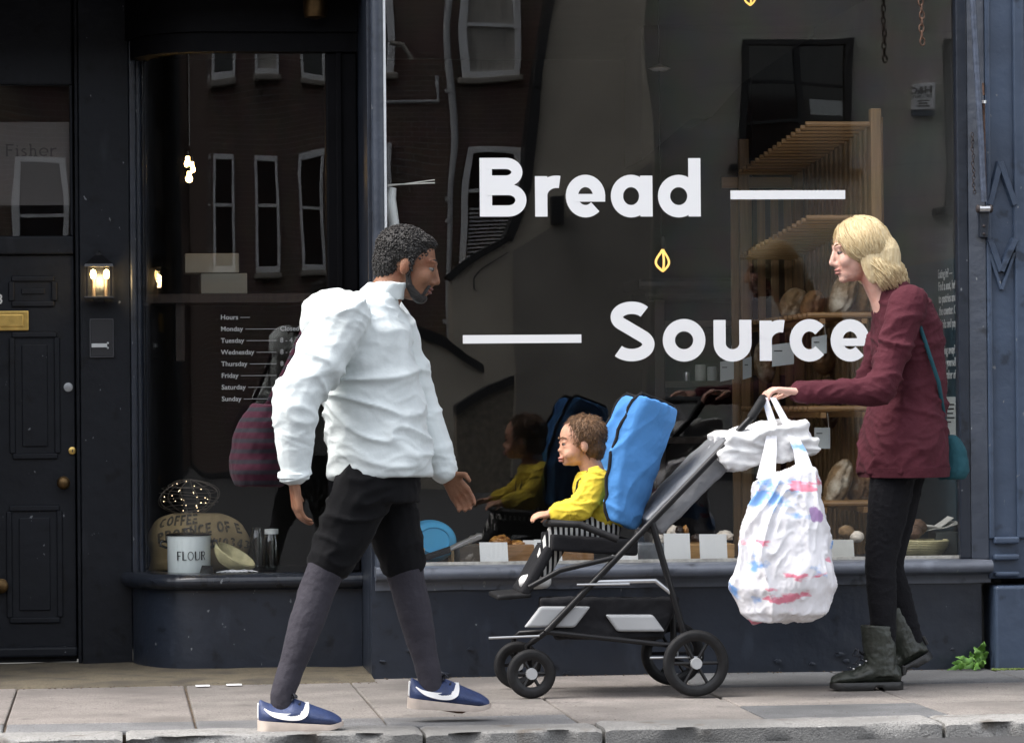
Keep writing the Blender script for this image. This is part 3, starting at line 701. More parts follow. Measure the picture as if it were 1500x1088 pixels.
# --- cream rendered house with its steep dark verge
ch_ = thing('rendered_house', (H(860, 0).x, -HY+1, .05), 'cream rendered gable house with a steep dark verge, reflected behind the word Bread', 'house')
dd = .9
gab = [(836, -140), (812, 0), (795, 130), (776, 265), (748, 350), (668, 405), (664, 720), (952, 720), (952, -140)]
def Hd(x, y, d): p = at(x, y, HY-d); return (p.x, -(HY-d), max(p.z, gz))
MB().extrude([Hd(x, y, dd) for x, y in gab][::-1], (0, -3.5, 0)).build('wall', M['render'], ch_)
MB().extrude([Hd(x, y, dd+.004) for x, y in ((752, 372), (948, 232), (948, 720), (757, 720))][::-1], (0, .012, 0)).build('lower_render', M['render_dim'], ch_)
vg = [(836, -140), (812, 0), (795, 130), (776, 265), (748, 352), (664, 408)]
for (x0, y0), (x1, y1) in zip(vg, vg[1:]):
    MB().extrude([Hd(x0-9, y0-3, dd+.08), Hd(x0+3, y0, dd+.08), Hd(x1+3, y1+4, dd+.08), Hd(x1-9, y1-3, dd+.08)], (0, -.6, 0)).build('barge_board', M['dark_join'], ch_)
sg = MB(); a = Hd(822, 300, dd+.02); sg.box(a[0]-.1, a[0]+.1, a[1], a[1]+.2, a[2]-.25, a[2]+.2); sg.build('wall_lamp', M['dark_join'], ch_, bevel=.02)
a = Hd(708, 410, dd+.06); MB().tube([Hd(745, 375, dd+.06), Hd(712, 398, dd+.06), Hd(704, 410, dd+.06), Hd(705, 428, dd+.06), Hd(710, 433, dd+.06)], .012, 6).build('loose_cable', M['dark_join'], ch_)
# --- pale painted block house
a, b = H(946, 0), H(2600, 0)
ph = thing('painted_house', ((a.x+b.x)/2, -HY-3, .05), 'pale painted blockwork house with black windows and alarm box, reflected behind the bread rack', 'house')
MB().box(a.x, b.x, -HY-6, -HY+.02, gz, 11.5).build('wall', M['block'], ph)
MB().extrude([(a.x-.3, -HY+.4, 11.45), (a.x-.3, -HY-6.3, 11.45), (a.x-.3, -HY-3, 13.8)], (b.x-a.x+.6, 0, 0)).build('roof', M['slate'], ph)
def dark_window(x0, y0, x1, y1):
    w = sash(ph, x0, y0, x1, y1, (y0+.36*(y1-y0), y0+.66*(y1-y0)), 8, 'dark_join', sill=False)
    hbox((x0+x1)/2-4, y0+8, (x0+x1)/2+4, y1-8, .0315, .095).build('mullion', M['dark_join'], w)
    hbox(x0-12, y1+1, x1+18, y1+9, .022, .25).build('sill', M['dark_join'], ph)
    return w
w = dark_window(1085, 50, 1252, 246); hbox(1184, 146, 1240, 170, .0355, .05).build('window_notice', M['card_dim'], w)
for x0 in (1385, 1690, 1990, 2290): dark_window(x0, 50, x0+165, 302)
for x0 in (1085, 1385, 1690, 1990, 2290): dark_window(x0, 470, x0+165, 640)
al = hbox(1338, 122, 1371, 166, .02, .16).build('alarm_box', M['white_wood'], ph, bevel=.02)
hbox(1338, 167, 1371, 175, .02, .15).build('alarm_base', mat('alarm_blue', (.03, .05, .09), .4), al, bevel=.01)
def htext(body, px, py, size, m, par, off=0.):
    p = H(px, py); return text('alarm_lettering', body, (p.x, -HY+.1612, p.z), size, m, par, off, ux=(-1, 0, 0))
htext('H&C', 1366.5, 140, .17, M['black_print'], al, .006)
htext('SECURITY', 1366, 147, .072, M['black_print'], al, .001)
[print_rule('print_line', (H(x, 150).x, -HY+.1612, H(x, y).z), w, .02, M['black_print'], al, ux=(-1, 0, 0)) for x, y, w in ((1364, 153, .2), (1361, 157, .14), (1364, 161, .2))]
# --- low walls in front of the houses
def low_wall(name, label, pts, d, m, cop=.08):
    t = thing(name, (Hd(pts[0][0], 720, d)[0], -(HY-d), .05), label, 'wall')
    top = [Hd(x, y, d) for x, y in pts]
    MB().extrude(top+[(top[-1][0], top[-1][1], gz), (top[0][0], top[0][1], gz)], (0, -.35, 0)).build('wall', M[m], t)
    for p, q_ in zip(top, top[1:]):
        MB().extrude([Vector(p)+Vector((0, .06, 0)), Vector(q_)+Vector((0, .06, 0)), Vector(q_)+Vector((0, .06, cop*1.6)), Vector(p)+Vector((0, .06, cop*1.6))], (0, -.47, 0)).build('coping', M['dark_join'], t)
low_wall('garden_wall', 'cream low wall with sloping dark coping beside the reflected gable house', [(540, 478), (655, 512), (715, 545)], 3.0, 'render')
low_wall('stair_wall', 'rough flint wall with raking coping, reflected below the cream low wall', [(668, 615), (716, 580), (752, 560)], 5.0, 'flint')
eh = thing('sky_blocker_house', (-46, -20, 0), 'brown brick house added to block the sky strip reflected in the bay glass', 'house')  # added out of view: blocks the bright sky strip in the curved bay glass
MB().box(-52, -46, -39.5, -2, -.05, 9).build('wall', M['brick'], eh); MB().extrude([(-45.6, -39.8, 9.001), (-52.4, -39.8, 9.001), (-49, -39.8, 12)], (0, 38.1, 0)).build('roof', M['slate'], eh)
for k in range(8):
    for z in (1.2, 4.6): MB().box(-45.99, -45.9, -37+k*4.4, -35.6+k*4.4, z, z+1.9).build('window', M['dark_glass'], eh)

# ================================================================== INSIDE THE MAIN WINDOW
def std(name, mb, m, label, cat, group=None, **k): return tag(mb.build(name, m, **k), label, cat, group)
# bread rack along the right wall: dowel shelves between slatted sides
RX0, RX1, RY0, RY1 = 2.855, 3.13, .42, 2.15
rack = thing('bread_rack', ((RX0+RX1)/2, (RY0+RY1)/2, 0), 'tall pine bread rack of dowel shelves and upright slats behind the glass', 'rack')
for x, y in ((RX1-.005, RY0), (RX0+.02, RY1), (RX1-.005, RY1)): MB().box(x, x+.045, y, y+.045, .0 if y > 1 else SZ-.003, 2.28).build('post', M['pine_v'], rack, bevel=.004)
dm = MB().tube([(RX0, 0, 0), (RX1-.006, 0, 0)], .0125, 8).mesh('dowel'); dm.materials.append(M['pine'])
SHZ = [2.215, 1.83, 1.43, 1.045, .655]
for si, z in enumerate(SHZ):
    for k in range(16 if si < 4 else 8):
        y = RY0+.02+k*.108
        if y > RY1-.02: break
        o = bpy.data.objects.new('dowel', dm); COL.objects.link(o); o.location = (0, y, z-.10*(k/16) if si in (0, 1) else z); attach(o, rack)
    for x in (RX0+.05, RX1-.05): MB().box(x, x+.022, RY0, RY1-.001 if si < 4 else 1.25, z-.036-(.10 if si in (0, 1) else 0)*0, z-.0135).build('bearer', M['pine'], rack) if si > 1 else None
for k in range(17):
    y = RY0+.07+k*.105
    MB().box(RX1+.046, RX1+.062, y, y+.05, .02 if y > .8 else SZ, 2.25).build('slat', M['pine_v'], rack, bevel=.003)
for k in range(9):
    x = RX0-.20+k*.062
    if k < 3: continue
    MB().box(x, x+.036, RY1+.05, RY1+.066, .02, 2.05).build('slat', M['pine_v'], rack, bevel=.003)
for i, z in enumerate((2.06, 1.2, .3)): MB().box(RX0-.05, RX1+.05, RY1+.067, RY1+.09, z, z+.05).build('batten', M['pine'], rack)

def loaf(px, py, Y, L, Wd, Hh, tilt, yaw, m, label, group='sourdough loaves on the bread rack', ridges=9, base=None):
    c = at(px, py, Y) if base is None else base
    Q = Matrix.Rotation(yaw, 3, 'Z') @ Matrix.Rotation(tilt, 3, 'Y')
    sd = random.random()*50
    def fn(p, q_):
        up = max(0, -p.y)                          # scored face looks at the street
        s = 1+.05*noise.noise(q_*14+Vector((sd, 0, 0)))+.02*noise.noise(q_*40)
        v = q_*s
        cut = abs(p.x*1.0+.12*math.sin(p.z*5))
        rid = .5+.5*math.sin(p.z*math.pi*ridges*.5+abs(p.x)*6)
        v.y -= up*(.010*math.exp(-((cut-.25)/.12)**2)*(1 if ridges else 0))
        v.y += up*.008*rid*math.exp(-((cut-.05)/.22)**2)
        if p.y > .3: v.y = min(v.y, Wd*.6)
        return v
    return std('loaf', MB().ell(c, (Hh, Wd, L), Q, 40, 36, fn), m, label, 'bread', group, smooth=180)
ln = lambda px, py, Y: at(px, py, Y)
loaf(1235, 432, .62, .098, .06, .055, R(22), R(15), M['crust_pale'], 'large floured batard loaf leaning on the rack above the word Source')
loaf(1266, 434, .66, .096, .06, .052, R(14), R(10), M['crust'], 'scored loaf leaning behind the floured batard, hidden by blonde hair')
loaf(1163, 446, 1.15, .075, .05, .06, R(30), R(-10), M['crust_pale'], 'smaller floured loaf farther back on the same dowel shelf')
loaf(1190, 448, 1.0, .07, .05, .05, R(20), R(0), M['crust'], 'brown loaf leaning between two floured loaves on the rack')
loaf(1228, 708, .60, .108, .065, .052, R(22), R(8), M['crust_pale'], 'long scored loaf standing on the low dowel shelf', ridges=13)
loaf(1262, 710, .66, .104, .065, .050, R(18), R(6), M['crust'], 'second scored loaf leaning against the long one on the low shelf', ridges=13)
loaf(1205, 520, 1.5, .06, .06, .09, R(80), R(0), M['crust'], 'round brown loaf deep on the middle shelf behind a price card')
loaf(1120, 530, 1.9, .05, .06, .10, R(85), R(0), M['crust_pale'], 'pale round loaf at the dim far end of the rack')
loaf(1215, 590, 1.2, .045, .06, .11, R(88), R(0), M['crust_dark'], 'dark flat loaf lying on the eye-level dowel shelf')
# hanging price cards
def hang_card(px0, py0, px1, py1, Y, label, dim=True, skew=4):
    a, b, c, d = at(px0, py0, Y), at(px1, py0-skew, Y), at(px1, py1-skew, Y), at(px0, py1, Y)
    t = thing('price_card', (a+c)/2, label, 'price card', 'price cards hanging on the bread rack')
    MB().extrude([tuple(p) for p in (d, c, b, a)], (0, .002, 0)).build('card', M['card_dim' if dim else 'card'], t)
    MB().tube([(b+Vector((-.006, -.001, -.004))), (b+Vector((-.010, 0, .06)))], .0012, 5).build('string', M['paper'], t)
    print_rule('print_line', (a.x+.008, Y-.001, a.z-(a.z-d.z)*.30), (b.x-a.x)*.38, .004, M['black_print'], t)
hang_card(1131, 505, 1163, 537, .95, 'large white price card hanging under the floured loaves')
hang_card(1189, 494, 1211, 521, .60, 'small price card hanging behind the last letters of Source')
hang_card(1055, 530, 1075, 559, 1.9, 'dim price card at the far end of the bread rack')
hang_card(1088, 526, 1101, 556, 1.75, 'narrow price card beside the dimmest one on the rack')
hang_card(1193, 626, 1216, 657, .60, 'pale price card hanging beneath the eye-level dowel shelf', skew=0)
# dark dresser deep in the shop
dr = thing('dresser', (2.55, 3.1, 0), 'black dresser with a moulded cornice deep inside the shop', 'dresser')
a, b = at(958, 440, 2.9), at(1112, 640, 2.9)
MB().box(a.x, a.x+.05, 2.9, 3.3, .0, a.z).build('side', M['dark_wood'], dr, bevel=.004); MB().box(b.x-.05, b.x, 2.9, 3.3, .0, a.z).build('side', M['dark_wood'], dr, bevel=.004)
MB().box(a.x-.05, b.x+.05, 2.84, 3.34, a.z+.001, a.z+.05).build('cornice', M['black_gloss'], dr, bevel=.02); MB().box(a.x-.09, b.x+.09, 2.80, 3.36, a.z+.051, a.z+.10).build('cornice', M['black_gloss'], dr, bevel=.015)
MB().box(a.x+.051, b.x-.051, 3.27, 3.29, .0, a.z).build('back', M['black_and_porch_shade'], dr)
dsz = [at(1000, y, 2.95).z for y in (470, 558, 640)]
for z in dsz: MB().box(a.x+.051, b.x-.051, 2.92, 3.269, z-.03, z).build('shelf', M['dark_wood'], dr)
for i, (px0, px1, py, cm) in enumerate(((1018, 1034, 534, 'paper'), (1036, 1050, 537, 'card_dim'), (1002, 1010, 545, 'steel'))):
    p, q_ = at(px0, py, 3.0), at(px1, 558, 3.0)
    std('tin' if i < 2 else 'jug', MB().lathe([((q_.x-p.x)/2*s, zz) for s, zz in ((.96, dsz[1]+.001), (1, dsz[1]+.006), (1, p.z-.006), (.9, p.z), (.001, p.z))], ((p.x+q_.x)/2, 3.0, 0), 20), M[cm],
        ['pale round tin on the middle dresser shelf', 'grey-green round tin beside the pale tin on the dresser', 'slim steel jug at the left end of the dresser shelf'][i], 'tin' if i < 2 else 'jug', smooth=40)
# pendant lamps with looped filament
def pendant(px, py, Y, ztop, label, sc=1.):
    c = at(px, py, Y); t = thing('pendant_lamp', c, label, 'lamp', 'pendant lamps in the shop')
    MB().tube([c+Vector((-.004, 0, .075*sc)), c+Vector((-.008, 0, .4)), (c.x-.01, Y, ztop)], .0025, 6).build('cord', M['black_gloss'], t)
    MB().lathe([(.001, .10*sc), (.012*sc, .10*sc), (.014*sc, .06*sc), (.010*sc, .045*sc)], c, 12).build('lamp_holder', M['black_gloss'], t, smooth=40)
    for k in range(3):
        a = 2*math.pi*k/3+.5; pth = []
        for i in range(13):
            u = i/12; rr = .034*sc*math.sin(math.pi*min(1, u**1.35))
            pth.append(c+Vector((rr*math.cos(a), rr*math.sin(a), (.048-.10*u)*sc)))
        MB().tube(pth, .0055*sc, 6).build('glowing_loop', M['bulb_soft'], t, smooth=180)
    return t
pendant(971, 380, 1.6, 2.93, 'glowing looped filament lamp hanging between the words Bread and Source')
pendant(1099, -6, 1.2, 2.93, 'glowing filament lamp hanging high at the top edge of the window', .8)
for i, (px, py) in enumerate(((966, 104),)):
    c = at(px, py, 1.6); MB().lathe([(.03, 0), (.05, .01), (.001, .03)], c, 16).build('ceiling_rose', M['white_wood'], bpy.data.objects['pendant_lamp'])
# white upright just behind the glass
a, b = at(569, 346, .085), at(585, 820, .085)
up = thing('white_upright', (a.x+.02, .09, SZ), 'white painted upright strip standing just behind the window glass', 'upright')
zt, zj = a.z, at(580, 778, .085).z
MB().box(GX0+.008, GX0+.048, .08, .10, zj+.003, zt).build('strip', M['alu'], up, bevel=.002)
MB().box(GX0+.010, GX0+.054, .079, .101, SZ-.003, zj).build('foot_plate', M['alu'], up, bevel=.002)
for zz in (zj+.06, zj+.1, zj-.03): MB().ell((GX0+.03, .0795, zz), (.003, .002, .003), None, 8, 6).build('screw', M['steel'], up)
cap = thing('roller_tube', at(572, 292, .12), 'pale rolled paper tube leaning against the window post above the upright', 'tube')
MB().tube([at(575, 275, .12), at(572, 292, .12), at(580, 345, .14)], [.016, .022, .020], 12).build('roll', M['alu'], cap, smooth=50)
a = at(568, 271, .1); b = at(637, 268, .1)
MB().tube([a, b], .003, 6).build('rod', M['paper'], cap); MB().tube([a+Vector((0, .002, -.005)), b+Vector((0, .002, .012))], .0025, 6).build('rod', M['paper'], cap)

# --- things on the display shelf
Z0 = SZ-.003
dish = thing('oval_dish', at(634, 822, .24), 'bright cyan oval enamel dish standing on edge in a wooden rack', 'dish')
c = at(635, 791, .27); T = Matrix.Rotation(R(12), 3, 'Z') @ Matrix.Rotation(R(90-6), 3, 'X')
MB().lathe([(.001, .004), (.062, .004), (.067, .010), (.072, .004), (.088, -.002), (.101, -.016), (.108, -.046), (.112, -.05), (.106, -.05), (.1, -.03), (.001, -.008)], c, 48, T, 1.0, .77).build('dish_body', M['cyan'], dish, smooth=40)
pr = thing('plate_rack', at(635, 822, .2), 'small beech plate rack holding the cyan oval dish', 'rack')
for px in (620, 663):
    p = at(px, 820, .205); MB().tube([(p.x, .205, Z0+.006), (p.x, .20, Z0+.07)], .0062, 10).build('peg', M['peg'], pr, smooth=50)
    MB().tube([(p.x, .34, Z0+.006), (p.x, .345, Z0+.07)], .0062, 10).build('peg', M['peg'], pr, smooth=50)
    MB().box(p.x-.008, p.x+.008, .19, .37, Z0, Z0+.008).build('foot', M['peg'], pr)
tg = thing('serving_tongs', at(640, 822, .15), 'steel serving tongs with black grips leaning across the cyan dish', 'tongs')
A_, B2, C2 = at(618, 820, .15), at(660, 806, .15), at(706, 788, .15)
for s in (0, 1):
    off = Vector((0, .012*s, .010*s))
    MB().loft([[p+off+Vector(v) for v in ((0, -.005, -.008), (0, .005, -.008), (0, .005, .008), (0, -.005, .008))] for p in (A_, A_.lerp(B2, .5), B2)]).build('grip', M['rubber'], tg, bevel=.003)
    pts = [B2.lerp(C2, i/14) for i in range(15)]
    MB().loft([[p+off+Vector((0, -.003, 0)), p+off+Vector((0, .003, -.004)), p+off+Vector((0, .003, .006+hw)), p+off+Vector((0, -.003, .004+hw))] for p, hw in ((q_, .002+(.008+.003*math.sin(i*2.2) if i > 7 else .0008*i)*(1 if i < 14 else .4)) for i, q_ in enumerate(pts))]).build('arm', M['steel'], tg, smooth=30)
def board(px0, px1, py, Y, d, m, label, name='serving_board', cat='board'):
    a, b = at(px0, py, Y), at(px1, py, Y); return std(name, MB().box(a.x, b.x, Y, Y+d, Z0, a.z), m, label, cat, 'boards on the display shelf', bevel=.003)
board(673, 704, 799, .20, .2, wood('grey_crate_wood', (.16, .13, .10), (1, 8, 2)), 'weathered grey wooden block beside the tongs', 'wooden_block')
b1 = board(700, 784, 799, .22, .22, M['oak'], 'oak serving board carrying a glazed bun behind blank white cards')
b2 = board(786, 870, 799, .22, .22, M['oak'], 'oak serving board partly hidden behind the printed card')
b3 = board(935, 1008, 797, .22, .22, mat('grey_slate_block', (.17, .18, .19), .7, var=.4, vscale=16), 'mottled grey stone board carrying iced cakes')
b4 = board(1010, 1076, 797, .22, .22, wood('pale_crate', (.55, .32, .13), (1, 6, 10)), 'pale pine crate carrying a chocolate pastry')
def lump(name, px, py, Y, r, m, label, seed, group='pastries on the display shelf', flat=.6, cat='pastry', rough=.22):
    c = at(px, py, Y)
    def fn(p, q_):
        s = 1+rough*noise.noise(p*2.2+Vector((seed, 0, 0)))+rough*.5*noise.noise(p*6+Vector((seed, 3, 0)))
        v = q_*s; return Vector((v.x, v.y, max(v.z, -r[2]*flat)))
    return std(name, MB().ell(c, r, None, 32, 24, fn), m, label, cat, group, smooth=180)
lump('bun', 733, 793, .32, (.042, .05, .026), M['pastry'], 'glazed brown bun on the oak board beside the tongs', 1)
lump('bun', 757, 797, .33, (.036, .04, .016), M['pastry'], 'flat torn pastry beside the glazed bun', 5)
lump('cake', 965, 790, .32, (.022, .03, .03), M['cream'], 'small iced cake on the grey stone board', 9)
lump('cake', 988, 780, .36, (.03, .03, .028), M['cream'], 'tall iced cake behind the blank card', 12)
lump('muffin', 995, 777, .30, (.016, .02, .02), M['choc'], 'dark chocolate muffin topping between cream and golden pieces', 3)
lump('pastry', 1004, 777, .31, (.012, .02, .022), M['pastry'], 'golden pastry curl beside the chocolate muffin', 8)
lump('pastry', 1020, 789, .30, (.024, .03, .020), M['choc'], 'folded chocolate pastry lying on the pale crate', 15)
lump('pastry', 1062, 785, .36, (.034, .04, .024), M['cream'], 'pale iced bun at the right end of the pale crate', 18)
lump('roll', 1092, 790, .34, (.03, .03, .024), M['crust_pale'], 'floured roll beside the pale crate', 22)
def card(px0, px1, py0, py1, Y, label, lines=(), lean=.012, m='card'):
    a, b, c, d = at(px0, py0, Y+lean), at(px1, py0, Y+lean), at(px1+2, py1, Y), at(px0+2, py1, Y)
    dz_ = Z0+.0005-d.z; t = thing('display_card', (a+c)/2+Vector((0, 0, dz_*0)), label, 'card', 'white cards along the display shelf')
    t.location.z = Z0
    pts = [(a.x, a.y, a.z), (b.x, b.y, b.z), (c.x, c.y, Z0+.0005), (d.x, d.y, Z0+.0005)]
    MB().extrude(pts[::-1], (0, .0025, 0)).build('card', M[m], t)
    MB().box((a.x+b.x)/2-.015, (a.x+b.x)/2+.015, Y+.006, Y+.03, Z0, Z0+.012).build('card_foot', M['peg'], t)
    for i, (s, yy) in enumerate(lines):
        f = (yy-py0)/(py1-py0); p = a.lerp(d, f); print_rule('print_line', (a.x+.012, p.y-.0015, p.z), s, .004, M['black_print'], t)
    return t
card(702, 743, 794, 821, .11, 'blank white card in front of the glazed bun')
card(782, 822, 790, 821, .11, 'white card with two printed lines on the shelf', ((.08, 796), (.06, 803)))
card(766, 784, 791, 798, .30, 'small white card lying behind the printed card')
card(895, 933, 791, 818, .11, 'blank white card between the pushchair and the iced cakes')
card(972, 1010, 781, 817, .11, 'square white card in front of the iced cakes')
card(1024, 1064, 782, 817, .11, 'square white card in front of the pale crate')
card(1190, 1250, 790, 816, .14, 'striped brown card leaning near the cane bowls', ((.05, 800),), m='paper')
# cane proving bowls and rolls
def cane_profile(r, h):
    out = []; n = 11
    for i in range(n*4+1):
        u = i/(n*4); rr = r*(.50+.50*math.sin(u*math.pi/2)**.8); out.append((rr+.004*abs(math.sin(u*n*math.pi)), h*u))
    return [(.001, 0)]+out+[(r*.97, h+.003), (r*.90, h*.8), (r*.6, h*.25), (.001, h*.15)]
def cane_bowl(c, r, h, label, M3=None): return std('cane_bowl', MB().lathe(cane_profile(r, h), c, 40, M3), M['cane'], label, 'bowl', 'ridged cane bread bowls', smooth=50)
c = at(1350, 809, .24); cane_bowl((c.x, .24, Z0), .110, c.z*0+.074, 'wide pale ridged cane bowl filled with dark rolls')
c = at(1300, 809, .36); cane_bowl((c.x, .37, Z0), .085, .066, 'narrower ridged cane bowl behind the wide one')
for i, (px, py, Y, r, mm, lb) in enumerate(((1313, 774, .24, .044, 'crust_dark', 'largest round rye roll heaped at the left of the cane bowl'), (1343, 772, .30, .042, 'crust_dark', 'round rye roll at the back of the cane bowl'), (1338, 780, .22, .036, 'crust_dark', 'small rye roll at the front of the cane bowl'),
                                            (1298, 768, .38, .04, 'crust', 'brown roll in the narrower cane bowl'), (1240, 779, .30, .034, 'crust_pale', 'pale floured roll beside the legs of the woman'), (1255, 786, .28, .03, 'cream', 'cream round roll behind the striped card'))):
    lump('bread_roll', px, py, Y, (r, r, r*.82), M[mm], lb, 30+i*4, 'round rolls on the display shelf', .9, 'bread', .08)
nb = thing('napkin_box', at(1392, 815, .3), 'dark box holding a pile of folded paper napkins', 'box')
a, b = at(1372, 815, .28), at(1405, 779, .28)
MB().box(a.x, b.x, .28, .44, Z0, b.z).build('box', mat('dark_green_box', (.045, .055, .055), .5), nb, bevel=.003)
for k in range(4):
    z0 = b.z+.003+.007*k; rg = []
    for i in range(13):
        u = i/12; x = a.x-.04+u*(b.x-a.x+.055)-.01*k; zz = z0+.012*math.sin(u*3.2+k)+(.045*max(0, u-.55)*1.6)
        rg.append([Vector((x, .30+.004*k, zz)), Vector((x, .42, zz+.004)), Vector((x, .42, zz+.0065)), Vector((x, .30+.004*k, zz+.0025))])
    MB().loft(rg).build('napkin', M['paper'], nb, smooth=60)
# text and label on the side wall
def wall_text(body, px, py, size):
    Yp = None
    # find where the wall plane x = TX meets this line of sight
    d = _f*FPX+_r*(px-IW/2)+_u*(IH/2-py); t_ = (TX-.0015-CAM.x)/d.x; p = CAM+d*t_
    text('wall_lettering', body, p, size, M['grey_print'], rw, .0006, ux=(0, -1, 0), uy=(0, 0, 1))
for s, py in (('Eating in? \u2014', 408), ('Find a seat, help yo', 426), ('to pastries and tak', 444), ('the counter. Order', 462), ('drinks and pay.', 481), ('Taking away? \u2014', 519), ('Help yourself or as', 537), ('a member of staff', 555)):
    wall_text(s, 1374+(py-408)*.03, py, .052)
def on_wall(px, py):
    d = _f*FPX+_r*(px-IW/2)+_u*(IH/2-py); return CAM+d*((TX-.001-CAM.x)/d.x)
a, b = on_wall(1384, 645), on_wall(1400, 581)
nt_ = thing('wall_notice', (TX-.002, (a.y+b.y)/2, a.z), 'white paper notice stuck on the teal side wall', 'notice')
MB().box(TX-.003, TX-.0015, b.y, a.y, a.z, b.z).build('sheet', M['card_dim'], nt_)
for i in range(5): print_rule('print_line', (TX-.0035, a.y-.03, b.z-.035-.018*i), .16-.012*(i % 3)-.05*(i == 4), .006, M['black_print'], nt_, ux=(0, -1, 0))
a = at(1333, 474, 1.0); b = at(1359, 447, 1.0)
dp = thing('paper_dispenser', (b.x, 1.0, a.z), 'crumpled pale paper bag hung on the wall beside the rack', 'paper bag')
sculpt('bag', MB().box(a.x, b.x, .98, 1.06, a.z, b.z).ell(((a.x+b.x)/2-.02, .98, (a.z+b.z)/2), (.03, .02, .03)), M['paper'], dp, .006, 3, [(.03, .02)])
dp.name = 'paper_bag'

# ================================================================== INSIDE THE BAY WINDOW
B0 = BZ-.003
sk = thing('coffee_sack', at(290, 838, 1.0), 'burlap coffee sack with stencilled lettering standing in the bay window', 'sack')
sx0, sx1 = at(217, 800, 1.0).x, at(366, 800, 1.0).x; sz1 = at(300, 752, 1.0).z; sw = sx1-sx0
def sack_front(u, v):          # u, v in 0..1 -> bulging face towards the street
    b_ = .10*(math.sin(math.pi*min(1, max(0, u)))**.6)*(math.sin(math.pi*(.12+.82*min(1, max(0, v))))**.7)
    e_ = abs(2*u-1); x = sx0+sw*u+.010*math.sin(v*7)*(1-2*u)-.02*(2*u-1)*v**3; z = B0+(sz1-B0)*v*(1-.16*e_**5-.22*max(0, u-.62)**1.3)
    return Vector((x, 1.08-b_+.006*noise.noise(Vector((u*7, v*6, 1)))+.003*noise.noise(Vector((u*22, v*19, 1))), z+.008*noise.noise(Vector((u*6, 2, v*2)))))
vs, fs, n1, n2 = [], [], 40, 26
for j in range(n2+1):
    for i in range(n1+1): vs.append(sack_front(i/n1, j/n2))
for j in range(n2):
    for i in range(n1): a = j*(n1+1)+i; fs.append((a, a+1, a+n1+2, a+n1+1))
o_ = len(vs)
for j in range(n2+1):
    for i in range(n1+1): p = sack_front(i/n1, j/n2); vs.append(Vector((p.x, 1.10+(1.08-p.y)*.6, p.z)))
for j in range(n2):
    for i in range(n1): a = o_+j*(n1+1)+i; fs.append((a+n1+1, a+n1+2, a+1, a))
for i in range(n1): fs.append((i, o_+i, o_+i+1, i+1)); a = n2*(n1+1)+i; fs.append((a+1, o_+a+1, o_+a, a))
for j in range(n2): a = j*(n1+1); fs.append((a, a+n1+1, o_+a+n1+1, o_+a)); a += n1; fs.append((a+n1+1, a, o_+a, o_+a+n1+1))
sb = MB().add(vs, fs).build('sack_body', M['sack'], sk, smooth=80)
def sack_line(s, u0, v0, h, slope, w=.2):
    u = u0
    for ch in s:
        if ch == ' ': u += .045; continue
        mb, wd = letter_mesh(ch, w, lambda x, y, k: sack_front(u+x*h*(sz1-B0)/sw*1.0, v0+y*h+slope*(u-u0+x*h*.6))+Vector((0, -.004-.0006*k, 0)))
        mb.build('stencil_letter', M['sack_print'], sb); u += (wd+.13)*h*(sz1-B0)/sw
sack_line('COFFEE', .10, .78, .17, .12); sack_line('PRODUCE OF E', .10, .50, .185, .30); sack_line('Y/0343', .60, .38, .18, .20)
bin_ = thing('flour_bin', at(277, 838, .85), 'pale enamel flour bin with black rim and lettering', 'bin')
c = at(277, 836, .84); br, bz1 = .092, at(277, 784, .84).z
MB().lathe([(.001, B0), (br*.95, B0), (br*.97, B0+.004), (br*.98, bz1-.02), (br, bz1-.004), (br, bz1), (br*.94, bz1), (br*.93, B0+.02), (.001, B0+.015)], (c.x, .84, 0), 48).build('bin_body', M['enamel'], bin_, smooth=40)
MB().lathe([(br*1.04, bz1+.001), (br*1.04, bz1+.006), (br*.9, bz1+.010), (br*.3, bz1+.014), (.001, bz1+.014), (.001, bz1+.0012)], (c.x, .84, 0), 48).build('lid', M['black_gloss'], bin_, smooth=40)
MB().tube([(c.x+.02*math.cos(a), .84, bz1+.014+.016*math.sin(a)) for a in [math.pi*i/8 for i in range(9)]], .003, 6).build('lid_handle', M['black_gloss'], bin_, smooth=180)
for s in (-1, 1): MB().tube([(c.x+s*br*.97, .84, bz1-.025), (c.x+s*(br+.022), .835, bz1-.022), (c.x+s*(br+.026), .83, bz1-.04), (c.x+s*br*.97, .83, bz1-.05)], .006, 8).build('side_handle', M['black_gloss'], bin_, smooth=180)
u = -.052
for ch in 'FLOUR':
    h_ = .036
    def fn(x, y, k): a = (u+x*h_)/br*1.02; return (c.x+(br+.0008+.0003*k)*math.sin(a), .84-(br+.0008+.0003*k)*math.cos(a), B0+.053+y*h_)
    mb, wd = letter_mesh(ch, .085, fn); mb.build('bin_letter', M['black_print'], bin_)
    if ch in 'FLUR':
        mb = MB(); Lp, Rp = stroke([(.10, 0), (.10, 1)], .12); mb.add([fn(p.x, p.y, 4) for p in Lp+Rp], [(0, 1, 3, 2)]); mb.build('bin_letter', M['black_print'], bin_)
    u += (wd+.12)*h_
c = at(340, 815, .82)
cane_bowl((c.x-.012, .84, B0+.025), .092, .055, 'tilted ridged cane bowl leaning on the flour bin', Matrix.Rotation(R(30), 3, 'Y') @ Matrix.Rotation(R(14), 3, 'X'))
